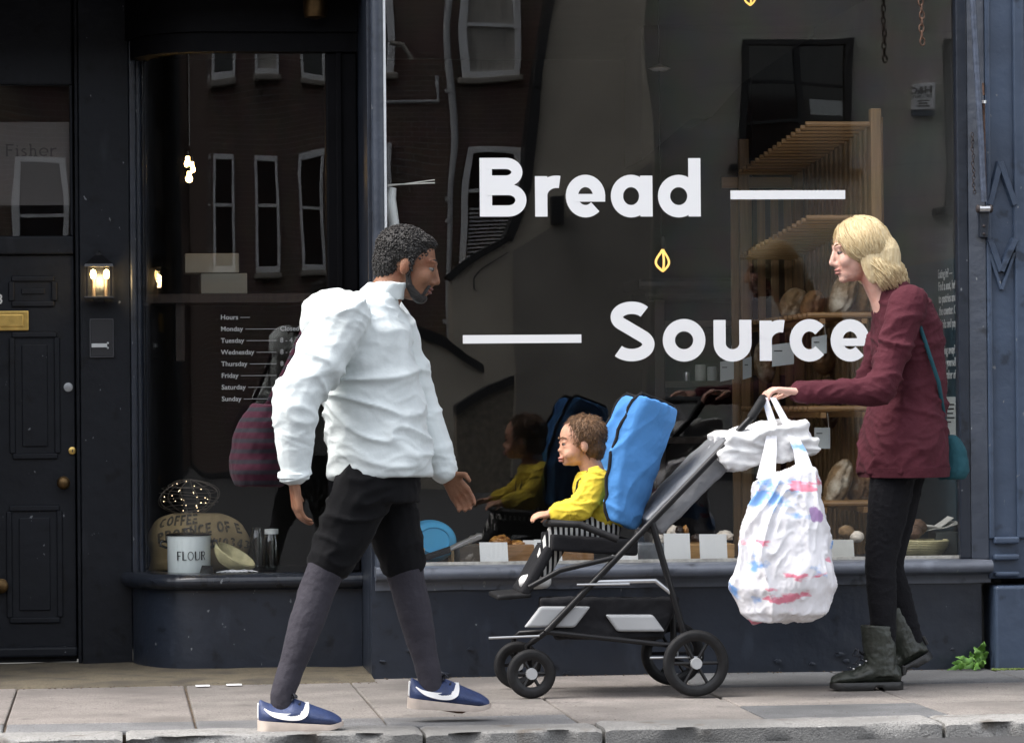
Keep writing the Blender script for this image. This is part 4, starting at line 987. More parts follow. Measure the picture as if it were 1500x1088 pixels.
for i, (px, w_, top, lid, lb) in enumerate(((377, .03, 772, None, 'small empty glass jar behind the lidded one'), (398, .034, 776, 'alu', 'tall glass jar with a pale metal lid'))):
    c = at(px, 832, .98 if i else 1.06); Yj = .98 if i else 1.06; zt = at(px, top, Yj).z
    j = thing('glass_jar', (c.x, Yj, B0), lb, 'jar', 'glass jars in the bay window')
    MB().lathe([(.001, B0), (w_, B0), (w_*1.05, B0+.01), (w_*1.05, zt-.05), (w_*.9, zt-.025), (w_*.78, zt-.016), (w_*.78, zt), (w_*.72, zt), (w_*.72, zt-.016), (w_*.98, zt-.05), (w_*.98, B0+.012), (.001, B0+.008)], (c.x, Yj, 0), 28).build('jar_body', M['jar_glass'], j, smooth=40)
    if lid: MB().lathe([(.001, zt+.001), (w_*.86, zt-.016), (w_*.86, zt+.004), (.001, zt+.006)], (c.x, Yj, 0), 28).build('lid', M['alu'], j, smooth=40)
sc2 = thing('dough_scraper', at(310, 836, .70), 'black scraper and loose whisk wires lying before the flour bin', 'scraper')
a = at(292, 835, .68); MB().add([(a.x, .68, B0+.001), (a.x+.06, .68, B0+.001), (a.x+.055, .74, B0+.03), (a.x+.012, .74, B0+.032), (a.x+.01, .69, B0+.001), (a.x+.05, .69, B0+.001)], [(0, 1, 2, 3), (4, 3, 2, 5), (0, 4, 5, 1), (0, 3, 4), (1, 5, 2)]).build('blade', M['black_gloss'], sc2)
for k in range(5): MB().tube([(a.x+.07+.02*k, .69, B0+.004), (a.x+.11+.025*k, .70, B0+.010+.003*(k % 2)), (a.x+.16+.02*k, .69, B0+.004)], .0022, 5).build('wire', M['steel'], sc2)
# wire basket ball with fairy lights on the sack
fb = thing('wire_ball', at(277, 752, 1.05), 'oval wire basket threaded with tiny fairy lights above the coffee sack', 'basket')
c = at(277, 728, 1.08); rb = (.125, .09, .075)
for k in range(7):
    a = math.pi*k/7; MB().tube([c+Vector((rb[0]*math.cos(t)*math.cos(a)*1.0+.012*math.sin(3*t+k), rb[1]*math.cos(t)*math.sin(a), rb[2]*math.sin(t))) for t in [2*math.pi*i/28 for i in range(29)]], .0012, 4).build('hoop', M['wire'], fb)
for k in range(6):
    z = -.8+.3*k; s = math.sqrt(max(.05, 1-z*z)); MB().tube([c+Vector((rb[0]*s*math.cos(t), rb[1]*s*math.sin(t), rb[2]*z+.012*math.cos(t+k))) for t in [2*math.pi*i/28 for i in range(29)]], .0012, 4).build('hoop', M['wire'], fb)
fm = MB().ell((0, 0, 0), (.0017, .0017, .0017), None, 8, 6).mesh('fairy_light'); fm.materials.append(M['fairy'])
for k in range(30):
    o = bpy.data.objects.new('fairy_light', fm); COL.objects.link(o); attach(o, fb)
    th_, ph_ = random.uniform(0, 6.28), random.uniform(-1, 1); s = math.sqrt(1-ph_*ph_); rr = random.uniform(.45, 1)
    o.location = c+Vector((rb[0]*s*math.cos(th_), rb[1]*s*math.sin(th_), rb[2]*ph_))*rr
# shelf with pale boxes, cluster of bulbs
a = at(262, 431, 2.2)
shf = thing('wall_shelf', (.5, 2.2, 1.5), 'dark wall shelf carrying two pale boxes deep in the bay', 'shelf')
MB().box(.09, 1.0, 2.15, 2.6, a.z-.04, a.z).build('board', M['dark_wood'], shf); MB().box(.3, .34, 2.2, 2.6, a.z-.3, a.z-.041).build('bracket', M['dark_wood'], shf)
b0, b1_ = at(294, 431, 2.2), at(362, 400, 2.2)
std('pale_box', MB().box(b0.x, b1_.x, 2.2, 2.45, a.z+.001, b1_.z), M['shade'], 'lower pale cardboard box on the dark shelf', 'box', bevel=.004)
t0, t1 = at(271, 400, 2.18), at(350, 371, 2.18)
std('pale_box', MB().box(t0.x, t1.x, 2.18, 2.42, b1_.z+.001, t1.z), M['shade'], 'upper pale box set askew on the lower box', 'box', bevel=.004)
c = at(277, 240, 2.0)
cl = thing('bulb_cluster', c, 'cluster of three glowing bulbs hanging in the bay window', 'lamp')
MB().tube([(c.x, 2.0, c.z+.08), (c.x, 2.0, 2.93)], .006, 8).build('rod', M['black_gloss'], cl)
for i, (px, py) in enumerate(((275, 238), (281, 246), (277, 260))):
    p = at(px, py, 2.0-.02*i); MB().lathe([(.001, .028), (.008, .026), (.009, .012), (.016, -.006), (.013, -.018), (.001, -.024)], p, 14).build('bulb', M['bulb'], cl, smooth=60)
    MB().lathe([(.001, .05), (.009, .05), (.009, .027), (.001, .027)], p, 12).build('socket', M['black_gloss'], cl)
# brass cup and stem added for a gold lamp reflection under the porch soffit
c = at(462, 18, .45)
bl = thing('gold_glint_cup', c, 'small unlit brass cup added for the gold reflection under the porch soffit', 'lamp')
MB().lathe([(.03, .12), (.05, .1), (.05, .0), (.045, -.02), (.001, -.03)], c, 20).build('brass_cup', M['old_brass'], bl, smooth=50)
MB().tube([(c.x, .45, c.z+.12), (c.x, .45, 2.80)], .008, 8).build('stem', M['old_brass'], bl)

# ================================================================== THINGS FIXED TO THE FRONT
# wall lantern by the house door
lan = thing('wall_lantern', at(146, 432, .9), 'lit black wall lantern with two bulbs beside the house door', 'lantern')
a, b = at(126, 434, .87), at(164, 391, .87); ly0, ly1 = .85, .93
fr = MB()
for x in (a.x, b.x-.008):
    for y in (ly0, ly1-.008): fr.box(x, x+.008, y, y+.008, a.z, b.z)
fr.build('lantern_frame', M['black_gloss'], lan)
MB().box(a.x-.008, b.x+.008, ly0-.008, ly1+.008, a.z-.012, a.z-.0005).build('base_plate', M['black_gloss'], lan, bevel=.003)
MB().lathe([(.085, b.z+.0005), (.08, b.z+.012), (.045, b.z+.035), (.02, b.z+.05), (.012, b.z+.06), (.001, b.z+.07)], ((a.x+b.x)/2, .89, 0), 4, Matrix.Rotation(R(45), 3, 'Z')).build('cap', M['black_gloss'], lan)
MB().box((a.x+b.x)/2-.02, (a.x+b.x)/2+.02, .938, .949, a.z-.02, b.z+.05).build('back_plate', M['black_gloss'], lan)
MB().box(a.x+.008, b.x-.008, ly0+.002, ly0+.005, a.z, b.z).build('lantern_pane', M['jar_glass'], lan)
for px in (136.5, 156):
    p = at(px, 402, .89); MB().lathe([(.001, .022), (.010, .016), (.013, .0), (.009, -.016), (.001, -.02)], p, 14).build('bulb', M['bulb'], lan, smooth=60)
    MB().tube([p+Vector((0, 0, -.021)), (p.x, .89, a.z)], .009, 10).build('candle_tube', mat('candle_sleeve', (.10, .07, .05), .6), lan)
lp = bpy.data.lights.new('lantern_glow', 'POINT'); lp.energy = 1.1; lp.color = (1, .68, .35); lp.shadow_soft_size = .03
lo = bpy.data.objects.new('lantern_glow', lp); COL.objects.link(lo); lo.location = (at(146, 410, .86)); attach(lo, lan)
# awning arm with its bracket
aw = thing('awning_arm', at(1440, 310, -.07), 'folded navy awning arm and rusty bracket fixed to the pilaster', 'awning arm')
YA = -.075
MB().tube([at(1424, -60, YA), at(1425, 0, YA), at(1430, 90, YA), at(1437, 200, YA), at(1441.5, 296, YA)], .0125, 12).build('arm_rod', M['arm_paint'], aw, smooth=60)
MB().tube([at(1440, 152, YA+.02), at(1441, 230, YA+.03), at(1443, 290, YA+.03)], .008, 8).build('slide_rod', M['rust'], aw, smooth=60)
p = at(1440, 152, YA+.015); MB().tube([p, p+Vector((0, 0, .012))], .0155, 12).build('collar', M['steel'], aw)
p = at(1442, 306, YA); MB().tube([p+Vector((-.026, 0, 0)), p+Vector((.026, 0, 0))], .014, 12).build('pivot', M['steel'], aw, smooth=40)
for s in (-1, 1): MB().ell(p+Vector((s*.026, 0, 0)), (.009, .017, .017)).build('pivot_nut', M['chain_dark'], aw, smooth=180)
MB().extrude([tuple(at(x, y, YA+.012)) for x, y in ((1434, 305), (1450, 305), (1449, 325), (1447, 348), (1436, 348), (1436, 325))][::-1], (0, .043, 0)).build('bracket', M['navy'], aw, bevel=.004)
for y in (331, 343): MB().ell(at(1441.5, y, YA+.01), (.006, .005, .006)).build('bolt', M['chain_dark'], aw, smooth=180)
p = at(1441, 140, YA+.03); MB().tube([p, p+Vector((0, .01, .05))], .004, 6).build('hook', M['rust'], aw)
def chain_thing(pts, m, label, group='chains hanging on the shopfront', lk=.017, r=.0028):
    pts = [Vector(p) for p in pts]; t = thing('chain', pts[-1], label, 'chain', group)
    tot = (pts[-1]-pts[0]).length; d = (pts[-1]-pts[0]).normalized(); n = int(tot/(lk*1.25)); base = None
    for k in range(n):
        c = pts[0].lerp(pts[-1], (k+.5)/n)+Vector((.002*math.sin(k*1.3), 0, 0)); side = Vector((0, 1, 0)) if k % 2 else Vector((1, 0, 0))
        MB().tube([c+d*lk*.85*math.cos(a)+side*lk*.48*math.sin(a) for a in [2*math.pi*i/12 for i in range(13)]], r, 6).build('chain_link', M[m], t, smooth=180)
chain_thing([at(1348, -40, -.30), at(1351, 66, -.30)], 'rust', 'short rusty chain hanging clear of the glass from above', lk=.019, r=.0034)
chain_thing([at(1424, 195, -.04), at(1427, 284, -.045)], 'chain_dark', 'thin dark chain hanging beside the awning arm', lk=.011, r=.0018)

# ================================================================== WEED AND MOSS AT THE WALL FOOT
wd_ = thing('weed', at(1425, 978, -.03), 'bright green weed with lobed leaves growing at the pilaster foot', 'plant')
def weed_leaf(base, tip, w, sd):
    base, tip = Vector(base), Vector(tip); d = tip-base; side = d.cross(Vector((.1, -1, .25))).normalized(); nrm = side.cross(d).normalized(); n = 16; L_, R_, C3 = [], [], []
    for i in range(n+1):
        u = i/n; ww = w*math.sin(math.pi*min(1, u*.86+.12))*(.55+.55*abs(math.sin(u*13+sd)))*(.55+.7*u if u < .8 else 1.1)
        p = base+d*u+Vector((0, 0, -.18*d.length*u*u))+nrm*.01*math.sin(u*9+sd); L_.append(p+side*ww+nrm*.004); R_.append(p-side*ww+nrm*.004); C3.append(p)
    mb = MB(); o = 0; vs = L_+C3+R_; fs = []
    for i in range(n): fs += [(i, i+1, n+1+i+1, n+1+i), (n+1+i, n+1+i+1, 2*n+2+i+1, 2*n+2+i)]
    ob = mb.add(vs, fs).build('leaf', M['leaf'], wd_, smooth=60)
    s = ob.modifiers.new('s', 'SOLIDIFY'); s.thickness = .0012
bs = at(1432, 976, -.05)
for i, (px, py, Y, w) in enumerate(((1441, 938, -.05, .020), (1428, 948, -.07, .018), (1410, 966, -.10, .018), (1392, 970, -.09, .017), (1387, 977, -.13, .015), (1415, 977, -.16, .016), (1444, 972, -.13, .015), (1446, 956, -.04, .016), (1400, 962, -.05, .014), (1430, 980, -.16, .014), (1420, 957, -.03, .014))):
    weed_leaf(bs+Vector((.006*math.sin(i*2), .006*math.cos(i*3), .002)), at(px, py, Y)+Vector((0, 0, .02)), w, i*1.7)
def moss(px0, px1, py, seed, n=160):
    mb = MB(); rnd = random.Random(seed)
    for k in range(n):
        px = rnd.uniform(px0, px1); p = at(px, py, -.09 if px > 1448 else -.02); r = rnd.uniform(.003, .008)
        c = (p.x, (-.10 if px > 1448 else -.012)-abs(rnd.gauss(0, .012)), .001+rnd.random()*.004)
        mb.ell(c, (r, r*.8, r*.7), None, 6, 4)
    return tag(mb.build('moss', M['moss'], smooth=180), 'low green moss along the foot of the pilaster', 'moss', kind='stuff')
moss(1452, 1500, 980, 1)
# grit and little litter on the paving
def scatter_grit(n=420):
    mb = MB(); rnd = random.Random(4)
    for k in range(n):
        x = rnd.uniform(-.6, 4.2); edge = rnd.random() < .6
        y = -abs(rnd.gauss(0, .03))-.008 if edge else rnd.uniform(-2.1, -.05)
        if x < 1.05: y -= .19 if edge else .2
        if x > 3.5 and y > -.09: y = -.1
        r = rnd.uniform(.001, .0035)*(1.3 if edge else .6); mb.ell((x, y, r*.4), (r, r*rnd.uniform(.6, 1), r*.6), None, 6, 4)
    return tag(mb.build('grit', M['bed']), 'loose brown grit scattered along the wall foot and joints', 'grit', kind='stuff')
scatter_grit()
for i, (px, py, w, d, lb) in enumerate(((297, 1004.5, .055, .03, 'white paint mark at the edge of the threshold stone'), (343, 1003, .06, .03, 'second white paint mark along the threshold stone edge'))):
    d_ = _f*FPX+_r*(px-IW/2)+_u*(IH/2-py); p = CAM+d_*((.004-CAM.z)/d_.z)
    std('paint_mark', MB().box(p.x-w/2, p.x+w/2, p.y-d, p.y+d, .004, .0075), M['white_print'], lb, 'paint mark', 'paint marks by the threshold', bevel=.002)

# ================================================================== PEOPLE
def fabric(name, col, rough=.85, var=.12, bump=.35, bscale=25, sheen=.02, stretch=None):
    m = mat(name, col, rough, var=var, vscale=7, bump=bump, bscale=bscale, stretch=stretch, spec=.15)
    nt, b, L = nodes_of(m); b.inputs['Sheen Weight'].default_value = sheen; return m
def skin(name, col):
    m = mat(name, col, .58, var=.16, vscale=22, bump=.18, bscale=160, spec=.35); layered(m, (col[0]*.95, col[1]*.72, col[2]*.68), 14, .5, .75)
    nt, b, L = nodes_of(m); b.inputs['Subsurface Weight'].default_value = .12; b.inputs['Subsurface Radius'].default_value = (.012, .005, .003); return m
def stripes(m, col, scale, axis='Z', lo=.5, hi=.55):
    nt, b, L = nodes_of(m); tc = nt.nodes.new('ShaderNodeTexCoord'); w = nt.nodes.new('ShaderNodeTexWave'); w.bands_direction = axis; w.inputs['Scale'].default_value = scale; w.inputs['Distortion'].default_value = .4
    L(tc.outputs['Object'], w.inputs['Vector']); mr = nt.nodes.new('ShaderNodeMapRange'); mr.inputs[1].default_value = lo; mr.inputs[2].default_value = hi; L(w.outputs['Fac'], mr.inputs[0])
    mx = nt.nodes.new('ShaderNodeMix'); mx.data_type = 'RGBA'; L(mr.outputs[0], mx.inputs[0]); i = b.inputs['Base Color']
    if i.is_linked: L(i.links[0].from_socket, mx.inputs[6])
    else: mx.inputs[6].default_value = i.default_value
    mx.inputs[7].default_value = (*col, 1); L(mx.outputs[2], i); return m
M['jacket'] = fabric('pale_jacket_cloth', (.66, .71, .71), .8)
M['shorts'] = fabric('black_cloth', (.006, .006, .007), .9)
M['legging'] = fabric('charcoal_legging', (.040, .037, .046), .8, bscale=60)
M['skin_brown'] = skin('brown_skin', (.22, .105, .06)); M['skin_fair'] = skin('fair_skin', (.66, .40, .32)); M['skin_child'] = skin('child_skin', (.55, .30, .20))
M['hair_black'] = mat('black_hair', (.010, .008, .007), .5, var=.5, vscale=90, bump=.8, bscale=160)
M['blonde'] = mat('blonde_hair', (.62, .46, .24), .42, vscale=40, col2=(.82, .68, .42), thr=(.3, .7), bump=.5, bscale=120, stretch=(3, 3, .6))
M['hair_brown'] = mat('light_brown_hair', (.16, .085, .04), .5, var=.5, vscale=90, bump=.8, bscale=160)
M['burgundy'] = fabric('burgundy_jersey', (.070, .016, .024), .85, bump=.5, bscale=40)
M['jeans'] = fabric('black_denim', (.007, .007, .009), .85, bscale=80)
M['eye'] = mat('eye_white', (.16, .145, .13), .4); M['iris'] = mat('dark_iris', (.02, .012, .008), .15); M['lip'] = mat('lip', (.42, .18, .15), .5); M['lip_brown'] = mat('brown_lip', (.15, .06, .05), .45)
M['boot'] = mat('dark_green_leather', (.022, .026, .020), .42, var=.3, vscale=25, bump=.4, bscale=45)
M['sole'] = mat('black_sole', (.012, .012, .012), .45, bump=.2)
M['navy_shoe'] = mat('navy_nylon', (.022, .040, .115), .55, var=.2, vscale=30, bump=.3, bscale=180)
M['white_shoe'] = mat('white_leather', (.78, .77, .75), .4, var=.05); M['gum'] = mat('pale_midsole', (.52, .44, .38), .6, var=.12, vscale=30)
M['lace'] = mat('dark_lace', (.02, .022, .03), .8)
M['maroon'] = stripes(fabric('maroon_check', (.030, .006, .014), .9), (.015, .013, .018), 9, 'Z', .55, .75)
M['teal_cloth'] = fabric('teal_cloth', (.02, .075, .095), .85)

def frame3(fwd, up):
    f = Vector(fwd).normalized(); s = Vector(up).cross(f).normalized(); u = f.cross(s); return Matrix((f, s, u)).transposed()
def add_head(mb, c, F3, k=1., young=False):
    def e(p, r): mb.ell(c+F3 @ (Vector(p)*k), [x*k for x in r], F3, 20, 14)
    for s in (-1, 1): e((.0775, s*.031, .0125), (.0115, .016, .0065)); e((.0765, s*.031, -.006), (.0105, .015, .005))
    if young:
        e((-.012, 0, .032), (.100, .082, .090)); e((.034, 0, -.022), (.058, .066, .076)); e((.030, 0, -.066), (.052, .052, .034)); e((.066, 0, -.084), (.018, .022, .014)); e((.086, 0, -.056), (.010, .018, .005)); e((.084, 0, -.066), (.010, .016, .006)); e((.092, 0, -.024), (.012, .012, .010))
        for s in (-1, 1): e((-.006, s*.082, -.014), (.018, .009, .027)); e((.056, s*.038, -.044), (.030, .028, .028))
        return
    e((-.012, 0, .030), (.097, .075, .088)); e((.030, 0, -.025), (.060, .060, .085)); e((.028, 0, -.074), (.058, .048, .040)); e((.070, 0, -.098), (.020, .022, .017))
    e((.074, 0, .028), (.022, .054, .012)); e((.086, 0, -.060), (.014, .022, .006)); e((.084, 0, -.074), (.014, .020, .007))
    for s in (-1, 1): e((-.010, s*.076, -.012), (.019, .009, .030)); e((.056, s*.036, -.028), (.030, .024, .030)); e((.096, s*.011, -.040), (.010, .008, .008))
    mb.chain([(c+F3 @ (Vector((.088, 0, .018))*k), .008*k), (c+F3 @ (Vector((.108, 0, -.032))*k), .0125*k)])
def add_face(par, c, F3, k, lipm, browm):
    for s in (-1, 1):
        p = c+F3 @ (Vector((.0755, s*.031, .004))*k); e_ = MB().ell(p, [.0115*k]*3, F3).build('eye', M['eye'], par, smooth=180)
        MB().ell(p+F3 @ (Vector((.0082, 0, 0))*k), [.0048*k, .0078*k, .0078*k], F3).build('iris', M['iris'], e_, smooth=180)
        MB().chain([(c+F3 @ (Vector((.091, s*.016, .030))*k), .0035*k), (c+F3 @ (Vector((.086, s*.034, .036))*k), .0035*k), (c+F3 @ (Vector((.070, s*.050, .030))*k), .002*k)], 8).build('eyebrow', browm, par, smooth=180)
    MB().ell(c+F3 @ (Vector((.0895, 0, -.060))*k), [.0135*k, .023*k, .0062*k], F3).ell(c+F3 @ (Vector((.088, 0, -.073))*k), [.013*k, .020*k, .0066*k], F3).build('lips', lipm, par, smooth=180)
def add_hand(mb, w, d, side, curl=.5, k=1.):
    """a palm along d with four fingers curling towards `side` and a thumb leaving the palm's edge"""
    d = Vector(d).normalized(); side = Vector(side).normalized(); across = d.cross(side).normalized(); w = Vector(w)
    for t in (-.022, -.008, .008, .022): mb.chain([(w+across*t*.6*k, .016*k), (w+d*.085*k+across*t*1.35*k, .0125*k)], 8)
    for i, (t, L_) in enumerate(((-.031, .068), (-.0105, .078), (.0105, .073), (.031, .058))):
        p = w+d*.086*k+across*t*k; dd_ = d; pts = [(p, .0095*k)]
        for j, f in enumerate((.46, .30, .24)):
            a = curl*(.55+.35*j); dd_ = (dd_*math.cos(a)+side*math.sin(a)).normalized() if j else (d*math.cos(curl*.5)+side*math.sin(curl*.5)).normalized()
            p = p+dd_*L_*f*k; pts.append((p, (.0088-.0009*j)*k))
        mb.chain(pts, 8)
    p = w+d*.022*k-across*.024*k; q_ = p+(d*.6-across*.65+side*.5).normalized()*.04*k
    mb.chain([(p, .014*k), (q_, .0105*k), (q_+(d*.9+side*.45-across*.1).normalized()*.028*k, .0085*k)], 8)
def ring_ell(c, u, v, a, b, n=20): return [Vector(c)+Vector(u)*a*math.cos(2*math.pi*i/n)+Vector(v)*b*math.sin(2*math.pi*i/n) for i in range(n)]
def limb(mb, pts, m=6):                         # smooth chain through joints, radii interpolated
    P_ = [Vector(p) for p, r in pts]; rr = [r for p, r in pts]; out = []
    for i in range(len(P_)-1):
        a, b, d, e = P_[max(i-1, 0)], P_[i], P_[i+1], P_[min(i+2, len(P_)-1)]
        for k in range(m):
            t = k/m; q_ = .5*((2*b)+(d-a)*t+(2*a-5*b+4*d-e)*t*t+(3*b-a-3*d+e)*t**3); out.append((b.lerp(d, t)*.6+q_*.4, rr[i]*(1-t)+rr[i+1]*t))
    mb.chain(out+[(P_[-1], rr[-1])], 14)
YV = Vector((0, 1, 0)); ZV = Vector((0, 0, 1)); XV = Vector((1, 0, 0))
def torso(mb, rings, n=24):                    # rings: centre, half depth (along facing), half width (across)
    mb.loft([ring_ell(c, XV, YV, a, b, n) for c, a, b in rings])

# ------------------------------------------------------------------ walking person in the pale jacket
MY = -2.10
m_ = lambda px, py, dy=0.: at(px, py, MY+dy)
man = thing('person', m_(545, 1060)*1.0, 'person in a pale jacket and navy trainers striding past the bay window', 'person'); man.location.z = 0
nh, nk, na = m_(543, 700, -.09), m_(470, 850, -.10), m_(413, 1018, -.155)
fh, fk, fa = m_(560, 700, .09), m_(596, 850, .10), m_(632, 1002, .09)
ns, ne, nw = m_(505, 468, -.20), m_(432, 590, -.27), m_(430, 702, -.26)
fs_, fe, fw = m_(560, 470, .19), m_(610, 595, .25), m_(652, 690, .20)
hc = m_(598, 388); HF = frame3((.97, -.06, -.26), (.26, 0, .97))
body = MB()
add_head(body, hc, HF); limb(body, [(hc+HF @ Vector((-.03, 0, -.05)), .056), (m_(560, 440), .06), (m_(550, 470), .07)])
torso(body, [(m_(545, 705), .10, .15), (m_(550, 640), .10, .14), (m_(545, 560), .11, .16), (m_(540, 490), .11, .18), (m_(545, 455), .07, .14)])
for h, k, a in ((nh, nk, na), (fh, fk, fa)): limb(body, [(h, .082), (h.lerp(k, .5), .074), (k, .055), (k.lerp(a, .35), .052), (a, .036)])
for s, e, w in ((ns, ne, nw), (fs_, fe, fw)): limb(body, [(s, .05), (e, .04), (w, .027)])
add_hand(body, nw+Vector((.002, 0, -.01)), (.12, .05, -1), (.9, .2, .3), .55); add_hand(body, fw+Vector((.006, 0, -.008)), (.55, .0, -.83), (-.4, -.5, .3), .5)
for a, t in ((na, Vector((1, 0, -.12))), (fa, Vector((1, 0, -.16)))): body.chain([(a+Vector((-.02, 0, -.05)), .03), (a+t*.10+Vector((0, 0, -.06)), .026)])
sculpt('body', body, M['skin_brown'], man, .0055, 3)
add_face(man, hc, HF, 1., M['lip_brown'], M['hair_black'])
hb = MB(); hb.ell(hc+HF @ Vector((-.026, 0, .045)), (.098, .082, .084), HF, 24, 16).ell(hc+HF @ Vector((-.065, 0, -.005)), (.055, .070, .070), HF).ell(hc+HF @ Vector((.03, 0, .085)), (.045, .06, .028), HF)
for s in (-1, 1): hb.chain([(hc+HF @ Vector((.004, s*.072, .02)), .010), (hc+HF @ Vector((.008, s*.070, -.03)), .007)])
ho = sculpt('hair', hb, M['hair_black'], man, .005, 3)
cu = MB(); rnd = random.Random(5); hv = [(v.co.copy(), v.normal.copy()) for v in ho.data.vertices]
for k in range(2600):
    p, n_ = rnd.choice(hv); r = rnd.uniform(.0022, .0042); cu.ell(p+n_*rnd.uniform(.0, .003), (r, r, r), None, 6, 4)
cu.build('curls', M['hair_black'], ho, smooth=180)
bb = MB(); bb.ell(hc+HF @ Vector((.066, 0, -.098)), (.026, .027, .020), HF)
for sg in (-1, 1): bb.chain([(hc+HF @ Vector((.064, sg*.014, -.100)), .018), (hc+HF @ Vector((.045, sg*.034, -.092)), .017), (hc+HF @ Vector((.020, sg*.050, -.070)), .012), (hc+HF @ Vector((.004, sg*.061, -.030)), .008)]); bb.chain([(hc+HF @ Vector((.090, 0, -.050)), .007), (hc+HF @ Vector((.084, sg*.020, -.056)), .007), (hc+HF @ Vector((.076, sg*.026, -.080)), .008)])
sculpt('beard', bb, M['hair_black'], man, .004, 2, [(.01, .004)])
jk = MB()
torso(jk, [(m_(556, 697), .172, .20), (m_(553, 660), .175, .205), (m_(548, 600), .172, .21), (m_(540, 540), .165, .215), (m_(533, 480), .15, .21), (m_(536, 447), .11, .165), (m_(552, 428), .072, .085)], 32)
jk.ell(m_(485, 470), (.11, .17, .10)); jk.ell(m_(470, 520, .02), (.07, .14, .13))
for s, e, w in ((ns, ne, nw), (fs_, fe, fw)): limb(jk, [(s, .098), (s.lerp(e, .5), .088), (e, .076), (e.lerp(w, .55), .064), (e.lerp(w, .93), .052)])
jo = folds(sculpt('jacket', jk, M['jacket'], man, .0065, 5, [(.25, .035)]), [((4, 4, 9), .014, 1), ((9, 8, 20), .0042, 4)])
# hood, pocket flap and zip of the jacket
cl_ = MB(); cl_.loft([ring_ell(m_(556, 436)+Vector((0, 0, -.01)), XV, YV, .082, .094, 24), ring_ell(m_(562, 424), XV, YV, .078, .088, 24), ring_ell(m_(570, 414), XV, YV, .074, .082, 24)]); cl_.chain([(m_(505, 452, -.1), .05), (m_(492, 462), .06), (m_(505, 452, .1), .05)])
sculpt('hood', cl_, M['jacket'], man, .006, 4, [(.05, .012)])
cuff = MB(); c0, c1 = ne.lerp(nw, .90), ne.lerp(nw, 1.0); cuff.tube([c0, c1], .053, 20).build('cuff', M['jacket'], jo, smooth=40, bevel=.006)
sp = MB(); torso(sp, [(m_(556, 735), .135, .175), (m_(552, 690), .14, .175), (m_(550, 655), .13, .17)])
for h, k in ((nh, nk), (fh, fk)): limb(sp, [(h, .108), (h.lerp(k, .45), .094), (h.lerp(k, .80), .078)])
folds(sculpt('shorts', sp, M['shorts'], man, .0075, 4), [((8, 8, 14), .012, 2)])
for h, k, a in ((nh, nk, na), (fh, fk, fa)):
    lg = MB(); limb(lg, [(h.lerp(k, .6), .075), (k, .062), (k.lerp(a, .35), .060), (k.lerp(a, .75), .045), (a, .041), (a+Vector((.006, 0, -.05)), .038)]); sculpt('legging', lg, M['legging'], man, .006, 4, [(.05, .006)])
def shoe_outline(x, L_, wmax): u = x/L_; return wmax*(.62+.38*math.sin(math.pi*min(1, u*.62+.22)))*(1 if u < .80 else max(.05, 1-((u-.80)/.20)**2.4)**.5)*(1 if u > .12 else .30+.70*math.sin(math.pi/2*u/.12))
